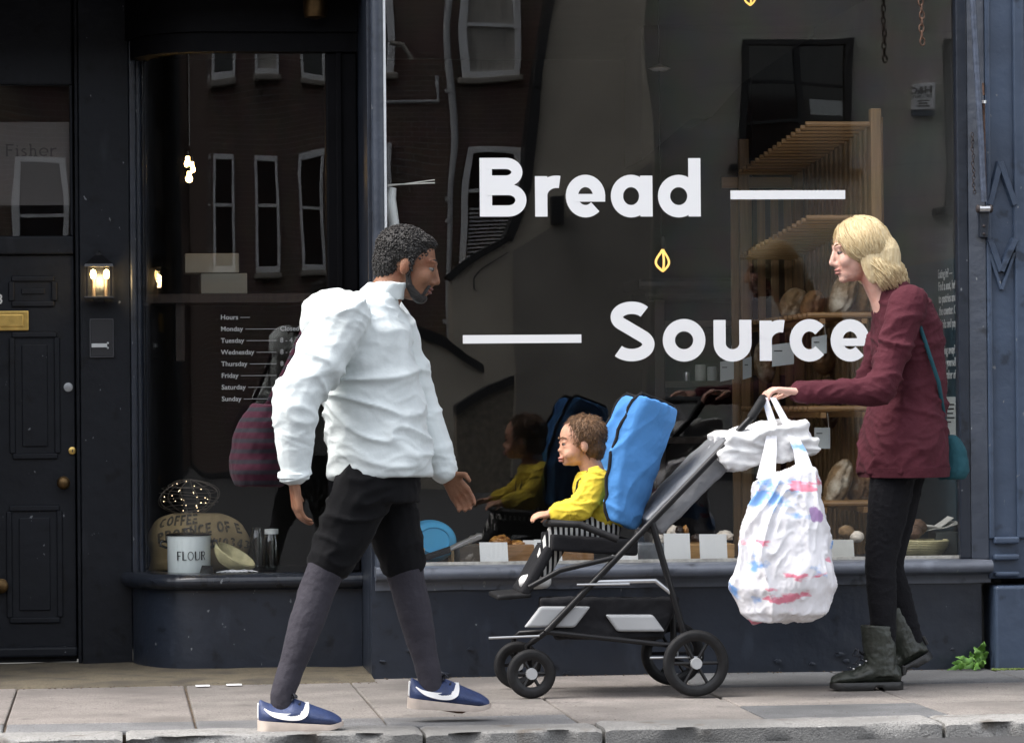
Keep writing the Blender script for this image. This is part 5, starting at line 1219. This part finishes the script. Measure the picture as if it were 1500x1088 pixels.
def trainer(heel, d, up, par, L_=.285, near=-1):
    d = Vector(d).normalized(); up = Vector(up); up = (up-d*up.dot(d)).normalized(); s = up.cross(d).normalized(); heel = Vector(heel); n = 26
    def sec(x, z0, z1, k, tp): w0 = shoe_outline(x, L_, .052)*k; return [heel+d*x+s*(w0*math.cos(a)*(1 if math.sin(a) < .1 else 1-(1-tp)*math.sin(a)))+up*(z0+(z1-z0)*(.5+.5*math.sin(a))) for a in [2*math.pi*i/20 for i in range(20)]]
    mid = MB(); rg = []
    for i in range(n+1):
        x = L_*i/n; w0 = shoe_outline(x, L_, .052); tk = .036-.020*(i/n)+(.014*max(0, i/n-.86)/.14 if i/n > .86 else 0); b0 = .014*max(0, (i/n-.8)/.2)**1.5
        rg.append([heel+d*x+s*w0*a+up*z for a, z in ((-1, b0), (-1.03, b0+.006), (-1.0, tk), (1.0, tk), (1.03, b0+.006), (1, b0))])
    mid.loft(rg); mo = mid.build('midsole', M['gum'], par, smooth=60)
    upm = MB(); rg = []
    for i in range(n+1):
        u = i/n; x = L_*(.012+.972*u); tp = .36 if u < .42 else .36+.25*(u-.42)
        if u < .42: zt = .108-.020*math.sin(math.pi*u/.42)
        else: zt = .108-(u-.42)/.48*.050 if u < .9 else .058-(u-.9)*.20
        rg.append(sec(x, .012, zt, .955, tp))
    upm.loft(rg); ob = upm.build('trainer', M['navy_shoe'], par, smooth=70)
    sb_ = ob.modifiers.new('sub', 'SUBSURF'); sb_.levels = 1; sb_.render_levels = 1
    # side flash, swept tick shape, on the side that shows
    for sd in (-1, 1):
        top = spline([(.018, .080), (.045, .066), (.085, .060), (.118, .060), (.140, .066), (.150, .078), (.156, .094)], 4)
        bot = spline([(.018, .077), (.050, .051), (.095, .038), (.138, .037), (.163, .050), (.171, .070), (.171, .094)], 4)
        vs = []
        for (xa, za), (xb, zb_) in zip(top, bot):
            for xx, zz in ((xa, za), (xb, zb_)):
                u = xx/L_; wv = shoe_outline(xx, L_, .052)*.955; aa = math.asin(max(-1, min(1, (zz-.012)/(.09-.012)*2-1))); hw = wv*math.cos(aa)*(1 if math.sin(aa) < .1 else 1-.62*math.sin(aa))
                vs.append(heel+d*xx+up*zz+s*sd*(hw+.0045))
        k_ = len(top); MB().add(vs, [(2*i, 2*i+1, 2*i+3, 2*i+2) for i in range(k_-1)]).build('side_flash', M['white_shoe'], ob, smooth=180)
    for i in range(4):
        x = .115+.024*i; z = .100-.013*i; MB().tube([heel+d*x+s*.024+up*z, heel+d*(x+.006)+up*(z+.008), heel+d*x-s*.024+up*z], .0035, 6).build('lace', M['lace'], ob, smooth=180)
    c = heel+d*.11+up*.108
    for sg in (-1, 1): MB().tube([c, c+s*sg*.018+up*.014+d*.01, c+s*sg*.034+up*.002+d*.022, c+d*.01], .003, 6).build('lace_bow', M['lace'], ob, smooth=180)
    MB().obox(heel+d*.004+up*.066, d*.004, s*.009, up*.026).build('heel_tab', M['white_shoe'], ob, bevel=.005)
gz_ = lambda p, z=0.: Vector((p.x, p.y, z))
trainer(gz_(at(377, 1068, MY-.16), .001), (1, -.05, 0), (0, 0, 1), man)
trainer(fa+Vector((-.083, 0, -.078)), (.985, 0, -.06), (.06, 0, .985), man)
bag = thing('shoulder_bag', m_(372, 715, .05), 'maroon striped shoulder bag hanging behind the person in the pale jacket', 'bag')
bg_ = MB(); bg_.loft([ring_ell(m_(x, y, .02), XV, YV, a, b, 20) for x, y, a, b in ((380, 712, .085, .12), (379, 690, .10, .13), (382, 650, .098, .13), (388, 615, .085, .12), (392, 592, .05, .10))])
sculpt('bag_body', bg_, M['maroon'], bag, .008, 4, [(.07, .02)])
MB().tube([m_(392, 595, .02), m_(420, 540, .07), m_(452, 470, .10), m_(500, 436, .13), m_(530, 442, .16)], .012, 8).build('strap', M['maroon'], bag, smooth=180)

# ------------------------------------------------------------------ woman pushing the pushchair
WY = -.88
w_ = lambda px, py, dy=0.: at(px, py, WY+dy)
wo = thing('person', w_(1300, 1005), 'person with blonde hair, burgundy jumper and laced boots pushing the pushchair', 'person'); wo.location.z = 0
nh, nk, na = w_(1312, 668, -.08), w_(1290, 822, -.09), w_(1296, 962, -.095)
fh, fk, fa = w_(1326, 668, .08), w_(1300, 828, .08), w_(1338, 945, .085)
ns, ne, nw = w_(1332, 446, -.17), w_(1288, 572, -.24), w_(1172, 574, -.22)
fs_, fe, fw = w_(1322, 446, .17), w_(1268, 572, .24), w_(1166, 574, .22)
hc = w_(1256, 368); HF = frame3((-.985, -.05, -.14), (-.14, 0, .985))
body = MB(); add_head(body, hc, HF, .97); limb(body, [(hc+HF @ Vector((-.03, 0, -.05)), .05), (w_(1292, 432), .052), (w_(1305, 460), .065)])
torso(body, [(w_(1320, 680), .10, .155), (w_(1322, 630), .095, .14), (w_(1325, 560), .09, .13), (w_(1322, 500), .10, .15), (w_(1312, 460), .07, .13)])
for h, k, a in ((nh, nk, na), (fh, fk, fa)): limb(body, [(h, .08), (h.lerp(k, .5), .07), (k, .05), (k.lerp(a, .35), .05), (a, .034)])
for s, e, w in ((ns, ne, nw), (fs_, fe, fw)): limb(body, [(s, .045), (e, .036), (w, .025)])
for w in (nw, fw): add_hand(body, w+Vector((-.008, 0, 0)), (-1, 0, .12), (-.15, 0, -1), 1.15, .95)
sculpt('body', body, M['skin_fair'], wo, .0055, 3)
add_face(wo, hc, HF, .97, M['lip'], M['hair_brown'])
hb = MB(); hb.ell(hc+HF @ Vector((-.026, 0, .040)), (.104, .090, .092), HF, 24, 16).ell(hc+HF @ Vector((-.090, 0, -.035)), (.072, .088, .100), HF).ell(hc+HF @ Vector((-.098, 0, -.10)), (.066, .088, .062), HF)
for s in (-1, 1): hb.ell(hc+HF @ Vector((-.028, s*.070, -.05)), (.042, .022, .085), HF)
ho = sculpt('hair', hb, M['blonde'], wo, .006, 14, [(.06, .008)])
st = MB(); rnd = random.Random(11)
for k in range(1500):                            # locks combed back from the parting and down to the collar
    a = rnd.uniform(-1.35, 1.35); b = rnd.uniform(-.15, 1.0); sgn = 1 if a >= 0 else -1; pts = []; ln_ = rnd.uniform(.72, 1.12); j1 = rnd.gauss(0, .0045)
    root = Vector((.062-.11*b+.012, sgn*.012+.004*rnd.gauss(0, 1), .122-.035*b*b-.02*max(0, -b)))
    end = Vector((-.035-.105*(1-abs(a)/1.35)-.02*rnd.random(), .094*math.sin(a)*1.0, -.145*ln_))
    for i in range(11):
        u = i/10; p = root.lerp(end, u); r = Vector((p.x+.026, p.y, p.z*.78-.03))
        out = Vector((p.x+.030, p.y*1.05, max(p.z-.02, -.02)))
        tgt = Vector((-.030, 0, .028)); d0 = p-tgt
        if p.z > -.03:
            e_ = Vector((d0.x/.110, d0.y/.095, d0.z/.098)); q_ = tgt+d0*(1.02/max(.35, e_.length))
        else:
            e_ = math.sqrt(((p.x+.075)/.082)**2+(p.y/.096)**2); q_ = Vector((-.083+(p.x+.075)/max(.6, e_)*1.02, p.y/max(.6, e_), p.z))
        pts.append(hc+HF @ (q_+Vector((j1, j1, j1*.6))))
    st.tube(pts, [.0009+.0013*math.sin(math.pi*min(1, i/10*.9+.08)) for i in range(11)], 4)
st.build('hair_locks', M['blonde'], ho, smooth=180)
jk = MB(); torso(jk, [(w_(1324, 692), .172, .240), (w_(1325, 650), .166, .232), (w_(1330, 590), .145, .195), (w_(1332, 530), .135, .18), (w_(1330, 475), .13, .185), (w_(1322, 440), .10, .15), (w_(1308, 420), .068, .078), (w_(1300, 406), .060, .066)], 32)
for s, e, w in ((ns, ne, nw), (fs_, fe, fw)): limb(jk, [(s, .075), (s.lerp(e, .5), .066), (e, .056), (e.lerp(w, .6), .047), (e.lerp(w, .97), .038)])
jo = folds(sculpt('jumper', jk, M['burgundy'], wo, .0065, 4, [(.2, .018)]), [((6, 6, 12), .012, 3), ((14, 12, 26), .005, 5)])
jk2 = MB(); torso(jk2, [(w_(1324, 698), .168, .236), (w_(1324, 684), .173, .241)], 32); jk2.build('hem_band', M['burgundy'], jo, smooth=60)
jn = MB(); torso(jn, [(w_(1320, 700), .105, .16), (w_(1322, 650), .11, .165), (w_(1324, 620), .10, .15)])
for h, k, a in ((nh, nk, na), (fh, fk, fa)): limb(jn, [(h, .092), (h.lerp(k, .5), .078), (k, .060), (k.lerp(a, .35), .056), (k.lerp(a, .60), .051), (k.lerp(a, .92), .043)])
folds(sculpt('jeans', jn, M['jeans'], wo, .006, 4), [((12, 12, 26), .0035, 8)])
def boot(heel, d, up, ank, par, L_=.278):
    d = Vector(d).normalized(); up = Vector(up); up = (up-d*up.dot(d)).normalized(); s = up.cross(d).normalized(); heel = Vector(heel); n = 24
    so_ = MB(); rg = []
    for i in range(n+1):
        u = i/n; x = L_*u; w0 = shoe_outline(x, L_, .050); arch = .012 if .30 < u < .42 else 0; b0 = arch+.010*max(0, (u-.82)/.18)**2
        rg.append([heel+d*x+s*w0*a+up*z for a, z in ((-1, b0), (-1.06, b0+.006), (-1.06, .024), (-.96, .030), (.96, .030), (1.06, .024), (1.06, b0+.006), (1, b0))])
    so_.loft(rg); sob = so_.build('sole', M['sole'], par, smooth=40)
    mb = MB()
    def low(u, zt): return [heel+d*(L_*u)+s*(shoe_outline(L_*u, L_, .050)*.95*math.cos(a))*(1 if math.sin(a) < 0 else 1-.35*math.sin(a))+up*(.022+(zt-.022)*(.5+.5*math.sin(a))) for a in [2*math.pi*i/20 for i in range(20)]]
    mb.loft([low(u, z) for u, z in ((.02, .08), (.1, .10), (.25, .112), (.4, .112), (.52, .098), (.62, .082), (.72, .074), (.82, .070), (.9, .064), (.96, .052), (.99, .038))])
    ax = Vector(ank).normalized()
    mb.loft([ring_ell(heel+d*(.082+.006*t)+up*.05+ax*(.19*t), d, s, .065-.004*math.sin(t*3), .056-.001*t, 20) for t in (0, .25, .5, .75, 1)])
    bo = sculpt('boot', mb, M['boot'], par, .0045, 3, [(.035, .008), (.012, .002)])
    top_c = heel+d*.088+up*.05+ax*.19
    MB().tube([top_c-d*.061, top_c-d*.061+ax*.03], .005, 6).build('pull_tab', M['sole'], bo)
    fr_ = lambda t: heel+d*(.082+.006*t+.058)+up*.05+ax*(.19*t)
    for i in range(7):
        if i < 4: p = heel+d*(.205-.024*i)+up*(.080+.014*i)
        else: p = fr_(.45+.16*(i-4))
        for sg in (-1, 1): MB().ell(p+s*sg*.024-d*.012, (.004, .003, .004)).build('eyelet', M['steel'], bo, smooth=180)
        if i < 5: MB().tube([p+s*.024-d*.010, p+d*.006+up*.004, p-s*.024-d*.010], .003, 6).build('lace', M['lace'], bo, smooth=180)
    c = fr_(.42)+d*.006
    for sg in (-1, 1): MB().tube([c, c+s*sg*.02+d*.022+up*.022, c+s*sg*.03+d*.03-up*.004, c+d*.008-up*.006], .0035, 6).build('lace_bow', M['lace'], bo, smooth=180); MB().tube([c, c+d*.026+s*sg*.012-up*.03], .003, 6).build('lace_end', M['lace'], bo)
    p = heel+up*.07-d*.004; MB().obox(p, d*.006, s*.012, up*.018).build('heel_loop', M['sole'], bo, bevel=.003)
p = at(1322, 1012, WY-.095); boot(gz_(p, .001), (-1, -.06, 0), (0, 0, 1), nk-na, wo)
p = at(1366, 962, WY+.085); boot(p, (-.88, 0, -.46), (-.46, 0, .88), fk-fa, wo)
tb = thing('belt_bag', w_(1395, 690, -.05), 'teal cloth bag worn at the hip of the blonde person', 'bag')
tbm = MB(); tbm.loft([ring_ell(w_(x, y, -.02), XV, YV, a, b, 20) for x, y, a, b in ((1394, 702, .05, .08), (1396, 690, .062, .095), (1394, 660, .058, .09), (1388, 638, .035, .08))])
sculpt('bag_body', tbm, M['teal_cloth'], tb, .007, 4, [(.05, .014)])
MB().tube([w_(1388, 640, -.05), w_(1375, 560, -.19), w_(1345, 470, -.175), w_(1322, 432, -.10), w_(1308, 424, .02)], .008, 8).build('strap', M['teal_cloth'], tb, smooth=180)

# ================================================================== PUSHCHAIR, CHILD, BAGS
SY = -.90; NS, FS = -.25, .25
s_ = lambda px, py, dy=0.: at(px, py, SY+dy)
M['frame_black'] = mat('black_tube', (.008, .008, .009), .35, spec=.3); M['frame_grey'] = mat('grey_cloth', (.17, .175, .185), .8, var=.1, bump=.3)
M['silver'] = mat('silver_tube', (.55, .56, .57), .3, 1.); M['blue_cloth'] = fabric('blue_liner', (.085, .26, .58), .8)
M['basket'] = fabric('black_mesh_cloth', (.014, .014, .016), .85); M['lgrey'] = mat('light_grey_panel', (.36, .37, .38), .6, var=.08)
pc = thing('pushchair', s_(880, 1020), 'black pushchair with blue padded seat and grey canopy, pushed along the pavement', 'pushchair'); pc.location.z = 0
T = lambda pts, r, name='frame_tube', m='frame_black', par=pc, n=10: MB().tube(pts, r, n).build(name, M[m], par, smooth=60)
hz = s_(1118, 584)
T([s_(1100, 612, NS), s_(1114, 590, NS), s_(1118, 584, NS+.03), s_(1118, 584, FS-.03), s_(1114, 590, FS), s_(1100, 612, FS)], .017, 'handle', 'rubber')
FW, RW = s_(768, 975), s_(1002, 972)
for dy in (NS, FS):
    o = Vector((0, dy, 0))
    T([s_(1100, 612, dy), s_(1010, 706, dy), s_(905, 815, dy), s_(800, 925, dy)], .0125)
    T([s_(955, 765, dy), s_(985, 870, dy), RW+o], .0125)
    T([s_(905, 815, dy), s_(820, 835, dy), s_(775, 860, dy)], .010)
    T([s_(870, 852, dy), s_(960, 850, dy), s_(985, 870, dy)], .009, 'side_strut', 'silver')
    T([s_(800, 925, dy), s_(985, 945, dy)], .010)
T([s_(800, 925, NS), s_(800, 925, FS)], .010, 'cross_tube'); T([RW+Vector((0, NS, 0)), RW+Vector((0, FS, 0))], .009, 'axle'); T([s_(905, 815, NS), s_(905, 815, FS)], .010, 'cross_tube')
def wheel(c, r, wth, y):
    c = Vector((c.x, SY+y, r+.002)); K = Matrix.Rotation(R(90), 3, 'X')
    ty = MB().lathe([(r-.028, -wth*.8), (r-.012, -wth), (r-.003, -wth*.7), (r, 0), (r-.003, wth*.7), (r-.012, wth), (r-.028, wth*.8)], c, 40, K, caps=False).build('wheel', M['rubber'], pc, smooth=60)
    MB().lathe([(r-.03, -wth*.7), (r-.024, -wth*.8), (r-.024, wth*.8), (r-.03, wth*.7), (r-.04, wth*.5), (r-.04, -wth*.5), (r-.03, -wth*.7)], c, 40, K, caps=False).build('rim', M['frame_black'], ty, smooth=40)
    MB().lathe([(.001, -wth*1.1), (.02, -wth*1.1), (.022, 0), (.02, wth*1.1), (.001, wth*1.1)], c, 20, K).build('hub', M['lgrey'], ty, smooth=40)
    for k in range(6):
        a = k*math.pi/3; MB().tube([c+Vector((math.cos(a)*.018, 0, math.sin(a)*.018)), c+Vector((math.cos(a)*(r-.034), 0, math.sin(a)*(r-.034)))], .007, 6).build('spoke', M['frame_black'], ty)
for y in (NS-.03, FS+.03): wheel(RW, .122, .022, y)
for y in (NS+.02, FS-.02):
    wheel(FW, .09, .020, y)
    c = Vector((FW.x, SY+y, .092)); T([s_(800, 925, y), c+Vector((.01, 0, .12)), c+Vector((-.01, .034, .10)), c+Vector((0, .034, 0))], .011, 'fork')
# padded blue seat: pan, back with raised side wings
def slab3(p0, p1, th, y0, y1):                  # a padded panel from p0 to p1 (in the side view), th thick, between y0 and y1
    p0, p1 = Vector(p0), Vector(p1); d = (p1-p0).normalized(); n = Vector((-d.z, 0, d.x))*th/2; return MB().extrude([Vector((p.x, SY+y0, p.z)) for p in (p0-n, p1-n, p1+n, p0+n)], (0, y1-y0, 0))
p0, p1 = s_(925, 775), s_(985, 598); dv = (p1-p0).normalized(); fwd_ = Vector((-dv.z, 0, dv.x)); fwd_ = fwd_ if fwd_.x < 0 else -fwd_
rg = []
for i in range(33):
    t_ = i/32; c = p0.lerp(p1, t_); ring = []; tk = .026+.014*abs(math.sin(t_*math.pi*5))**.6; flare = .10+.10*t_*(1.25-t_)*1.6
    for sd in (0, 1):
        for k in range(17):
            y = -.19+.38*k/16; y = y if not sd else -y; a_ = abs(y)/.19
            ring.append(Vector((c.x, SY+y*(1+.10*sd*a_**2), c.z))+fwd_*(flare*a_**3.2+(tk if sd == 0 else -tk*.5)+(.012 if sd == 0 else 0)*math.cos(y*40)))
    rg.append(ring)
seat = folds(sculpt('seat_shell', MB().loft(rg), M['blue_cloth'], pc, .006, 12), [((7, 9, 7), .005, 3), ((30, 30, 30), .0015, 5)])
for k in (0, 16): MB().tube([rg[i][k]-fwd_*.012 for i in range(0, 33, 2)], .007, 8).build('piping', M['basket'], seat, smooth=60)
MB().tube([rg[32][k]-fwd_*.012+dv*.004 for k in range(17)], .007, 8).build('piping', M['basket'], seat, smooth=60)
for y in (-.09, .09): MB().tube([p0.lerp(p1, t_)+Vector((0, y, 0))+fwd_*(.055+.02*(abs(y)/.19)**3) for t_ in (.08, .3, .5, .7, .9)], .008, 6).build('shoulder_strap', M['basket'], seat, smooth=60)
sculpt('seat_pan', slab3(s_(925, 800), s_(800, 792), .06, -.18, .18), M['basket'], pc, .007, 8)
sculpt('canopy', slab3(s_(945, 770), s_(1062, 652), .085, -.23, .23), M['frame_grey'], pc, .008, 25, [(.10, .020)])
sculpt('leg_rest', slab3(s_(800, 800), s_(762, 868), .035, -.16, .16), M['basket'], pc, .007, 6)
sculpt('foot_rest', slab3(s_(772, 868), s_(722, 872), .02, -.16, .16), M['rubber'], pc, .006, 3)
T([s_(905, 790, -.24), s_(850, 768, -.23), s_(812, 766, -.20), s_(800, 766, 0), s_(812, 766, .20), s_(850, 768, .23), s_(905, 790, .24)], .014, 'bumper_bar', 'rubber')
bk = MB(); bk.loft([[s_(x, y, dy) for x, y, dy in ((xa, ya, -.22), (xb, ya, -.22), (xb, ya, .22), (xa, ya, .22))] for xa, xb, ya in ((815, 970, 935), (795, 985, 900), (790, 995, 875))])
sculpt('basket', bk, M['basket'], pc, .008, 6, [(.06, .02)])
for (x0, x1, y0, y1, sh) in ((768, 842, 919, 888, 24), (905, 975, 925, 900, -18)):
    MB().extrude([tuple(s_(x, y, -.240)) for x, y in ((x0, y0), (x1, y0), (x1+sh, y1), (x0+sh, y1))][::-1], (0, .03, 0)).build('basket_pocket', M['lgrey'], pc, bevel=.010, seg=3)
for (x0, y0, x1, y1) in ((845, 856, 922, 855), (952, 963, 1028, 962), (716, 934, 790, 931)):
    T([s_(x0, y0, -.262), s_(x1, y1, -.262)], .0045, 'reflective_strip', 'silver')
# child
kid = thing('child', s_(865, 770), 'small child in a yellow jacket sitting in the pushchair', 'person')
hc = s_(848, 650); HF = frame3((-.98, -.12, -.05), (-.05, 0, 1)); body = MB(); K_ = .80
add_head(body, hc, HF, K_, True); limb(body, [(hc+HF @ Vector((-.025, 0, -.04)), .04), (s_(868, 690), .045)])
torso(body, [(s_(885, 770), .075, .10), (s_(880, 735), .075, .10), (s_(874, 705), .07, .11), (s_(868, 690), .04, .07)])
for y in (-1, 1):
    limb(body, [(s_(885, 772, y*.06), .055), (s_(822, 780, y*.07), .045), (s_(792, 840, y*.07), .03)]); limb(body, [(s_(874, 704, y*.11), .035), (s_(850, 745, y*.14), .03), (s_(808, 752, y*.11), .02)])
    add_hand(body, s_(808, 752, y*.11), (-1, 0, -.1), (0, -y*.4, -.9), .7, .55)
sculpt('body', body, M['skin_child'], kid, .0045, 3); add_face(kid, hc, HF, K_, M['lip'], M['hair_brown'])
hb = MB(); hb.ell(hc+HF @ (Vector((-.030, 0, .042))*K_), [x*K_ for x in (.103, .091, .094)], HF, 24, 16).ell(hc+HF @ (Vector((-.06, 0, -.01))*K_), [x*K_ for x in (.062, .080, .080)], HF)
ho = sculpt('hair', hb, M['hair_brown'], kid, .005, 3)
cu = MB(); rnd = random.Random(6); crown = hc+HF @ (Vector((-.05, 0, .11))*K_)
for v in ho.data.vertices:
    if rnd.random() > .5 or (HF.transposed() @ (v.co-hc)).x > .045*K_: continue
    p, n_ = v.co.copy(), v.normal.copy(); t_ = (p-crown); t_ = (t_-n_*t_.dot(n_)).normalized() if t_.length > .005 else Vector((1, 0, 0)); t_ = (t_+Vector((rnd.gauss(0, .25), rnd.gauss(0, .25), rnd.gauss(0, .25)))).normalized()
    cu.tube([p, p+t_*.010+n_*.0022, p+t_*.020+n_*.001], [.0011, .001, .0003], 4)
cu.build('hair_locks', M['hair_brown'], ho, smooth=180)
yj = MB(); torso(yj, [(s_(884, 768), .095, .12), (s_(880, 735), .098, .125), (s_(874, 706), .085, .13), (s_(866, 690), .05, .075)], 28)
for y in (-1, 1): limb(yj, [(s_(874, 706, y*.11), .055), (s_(850, 745, y*.14), .047), (s_(818, 751, y*.115), .036)])
folds(sculpt('jacket', yj, fabric('yellow_cloth', (.66, .50, .05), .8), kid, .005, 4), [((14, 12, 24), .009, 2), ((34, 30, 44), .003, 6)])
for y in (-1, 1): MB().loft([[p+Vector((0, -.014, 0)), p+Vector((0, .014, 0)), p+Vector((-.003, .014, .002)), p+Vector((-.003, -.014, .002))] for p in (s_(896, 690, y*.05), s_(862, 690, y*.055), s_(846, 706, y*.05), s_(842, 735, y*.04), s_(842, 762, y*.02))]).build('harness_strap', M['basket'], pc, smooth=60)
lgm = stripes(fabric('striped_legging', (.66, .66, .64), .85), (.012, .012, .014), 16, 'X', .45, .55)
for y in (-1, 1): lg = MB(); limb(lg, [(s_(885, 772, y*.06), .064), (s_(822, 780, y*.07), .052), (s_(794, 835, y*.07), .037)]); sculpt('legging', lg, lgm, kid, .006, 4); sh = MB(); sh.chain([(s_(796, 850, y*.07), .032), (s_(770, 852, y*.07), .028)]); sculpt('shoe', sh, M['white_shoe'], kid, .006, 3)
# white blanket over the canopy end
bl_ = thing('blanket', s_(1080, 660), 'white folded blanket lying over the pushchair canopy', 'blanket')
bm_ = MB()
for (x0, y0, x1, y1, t_) in ((1050, 652, 1165, 632, .08), (1055, 676, 1180, 652, .06), (1040, 676, 1100, 640, .07)): v = slab3(s_(x0, y0), s_(x1, y1), t_, -.29, .21); bm_.add(v.v, v.f)
sculpt('cloth', bm_, fabric('white_blanket', (.66, .66, .66), .9), bl_, .007, 14, [(.12, .03)])
folds(bpy.data.objects['cloth'], [((7, 9, 16), .014, 4), ((20, 22, 34), .005, 8)])
# plastic carrier bag
cb = thing('carrier_bag', s_(1150, 900, -.36), 'bulging white plastic carrier bag with coloured print hanging from the pushchair handle', 'bag')
pm = mat('white_plastic', (.74, .73, .76), .38)
layered(pm, (.20, .38, .72), 5, .57, .62, stretch=(1, 1, 1.6)); layered(pm, (.70, .22, .30), 7.5, .60, .64, stretch=(.8, 1, 2)); layered(pm, (.35, .22, .42), 5.2, .66, .68)
YB = -.36
bgm = MB(); bgm.loft([ring_ell(s_(x, y, YB), XV, YV, a, b, 28) for x, y, a, b in ((1150, 908, .10, .05), (1150, 898, .165, .085), (1150, 860, .185, .105), (1150, 810, .165, .10), (1150, 760, .15, .09), (1151, 715, .125, .07), (1152, 690, .10, .045))])
cbo = folds(sculpt('bag_body', bgm, pm, cb, .0055, 5, [(.2, .05)]), [((10, 10, 3), .016, 2), ((24, 24, 10), .005, 5), ((60, 60, 30), .002, 9)])
for sgn in (-1, 1): MB().loft([[p+Vector((-hw, 0, 0)), p+Vector((hw, 0, 0)), p+Vector((hw, .004, 0)), p+Vector((-hw, .004, 0))] for p, hw in ((s_(1152+sgn*30, 700, YB+.01), .035), (s_(1150+sgn*22, 660, YB+.04), .024), (s_(1142+sgn*10, 620, -.26), .015), (s_(1126+sgn*6, 582, -.235), .011))]).build('bag_handle', pm, cbo, smooth=60)
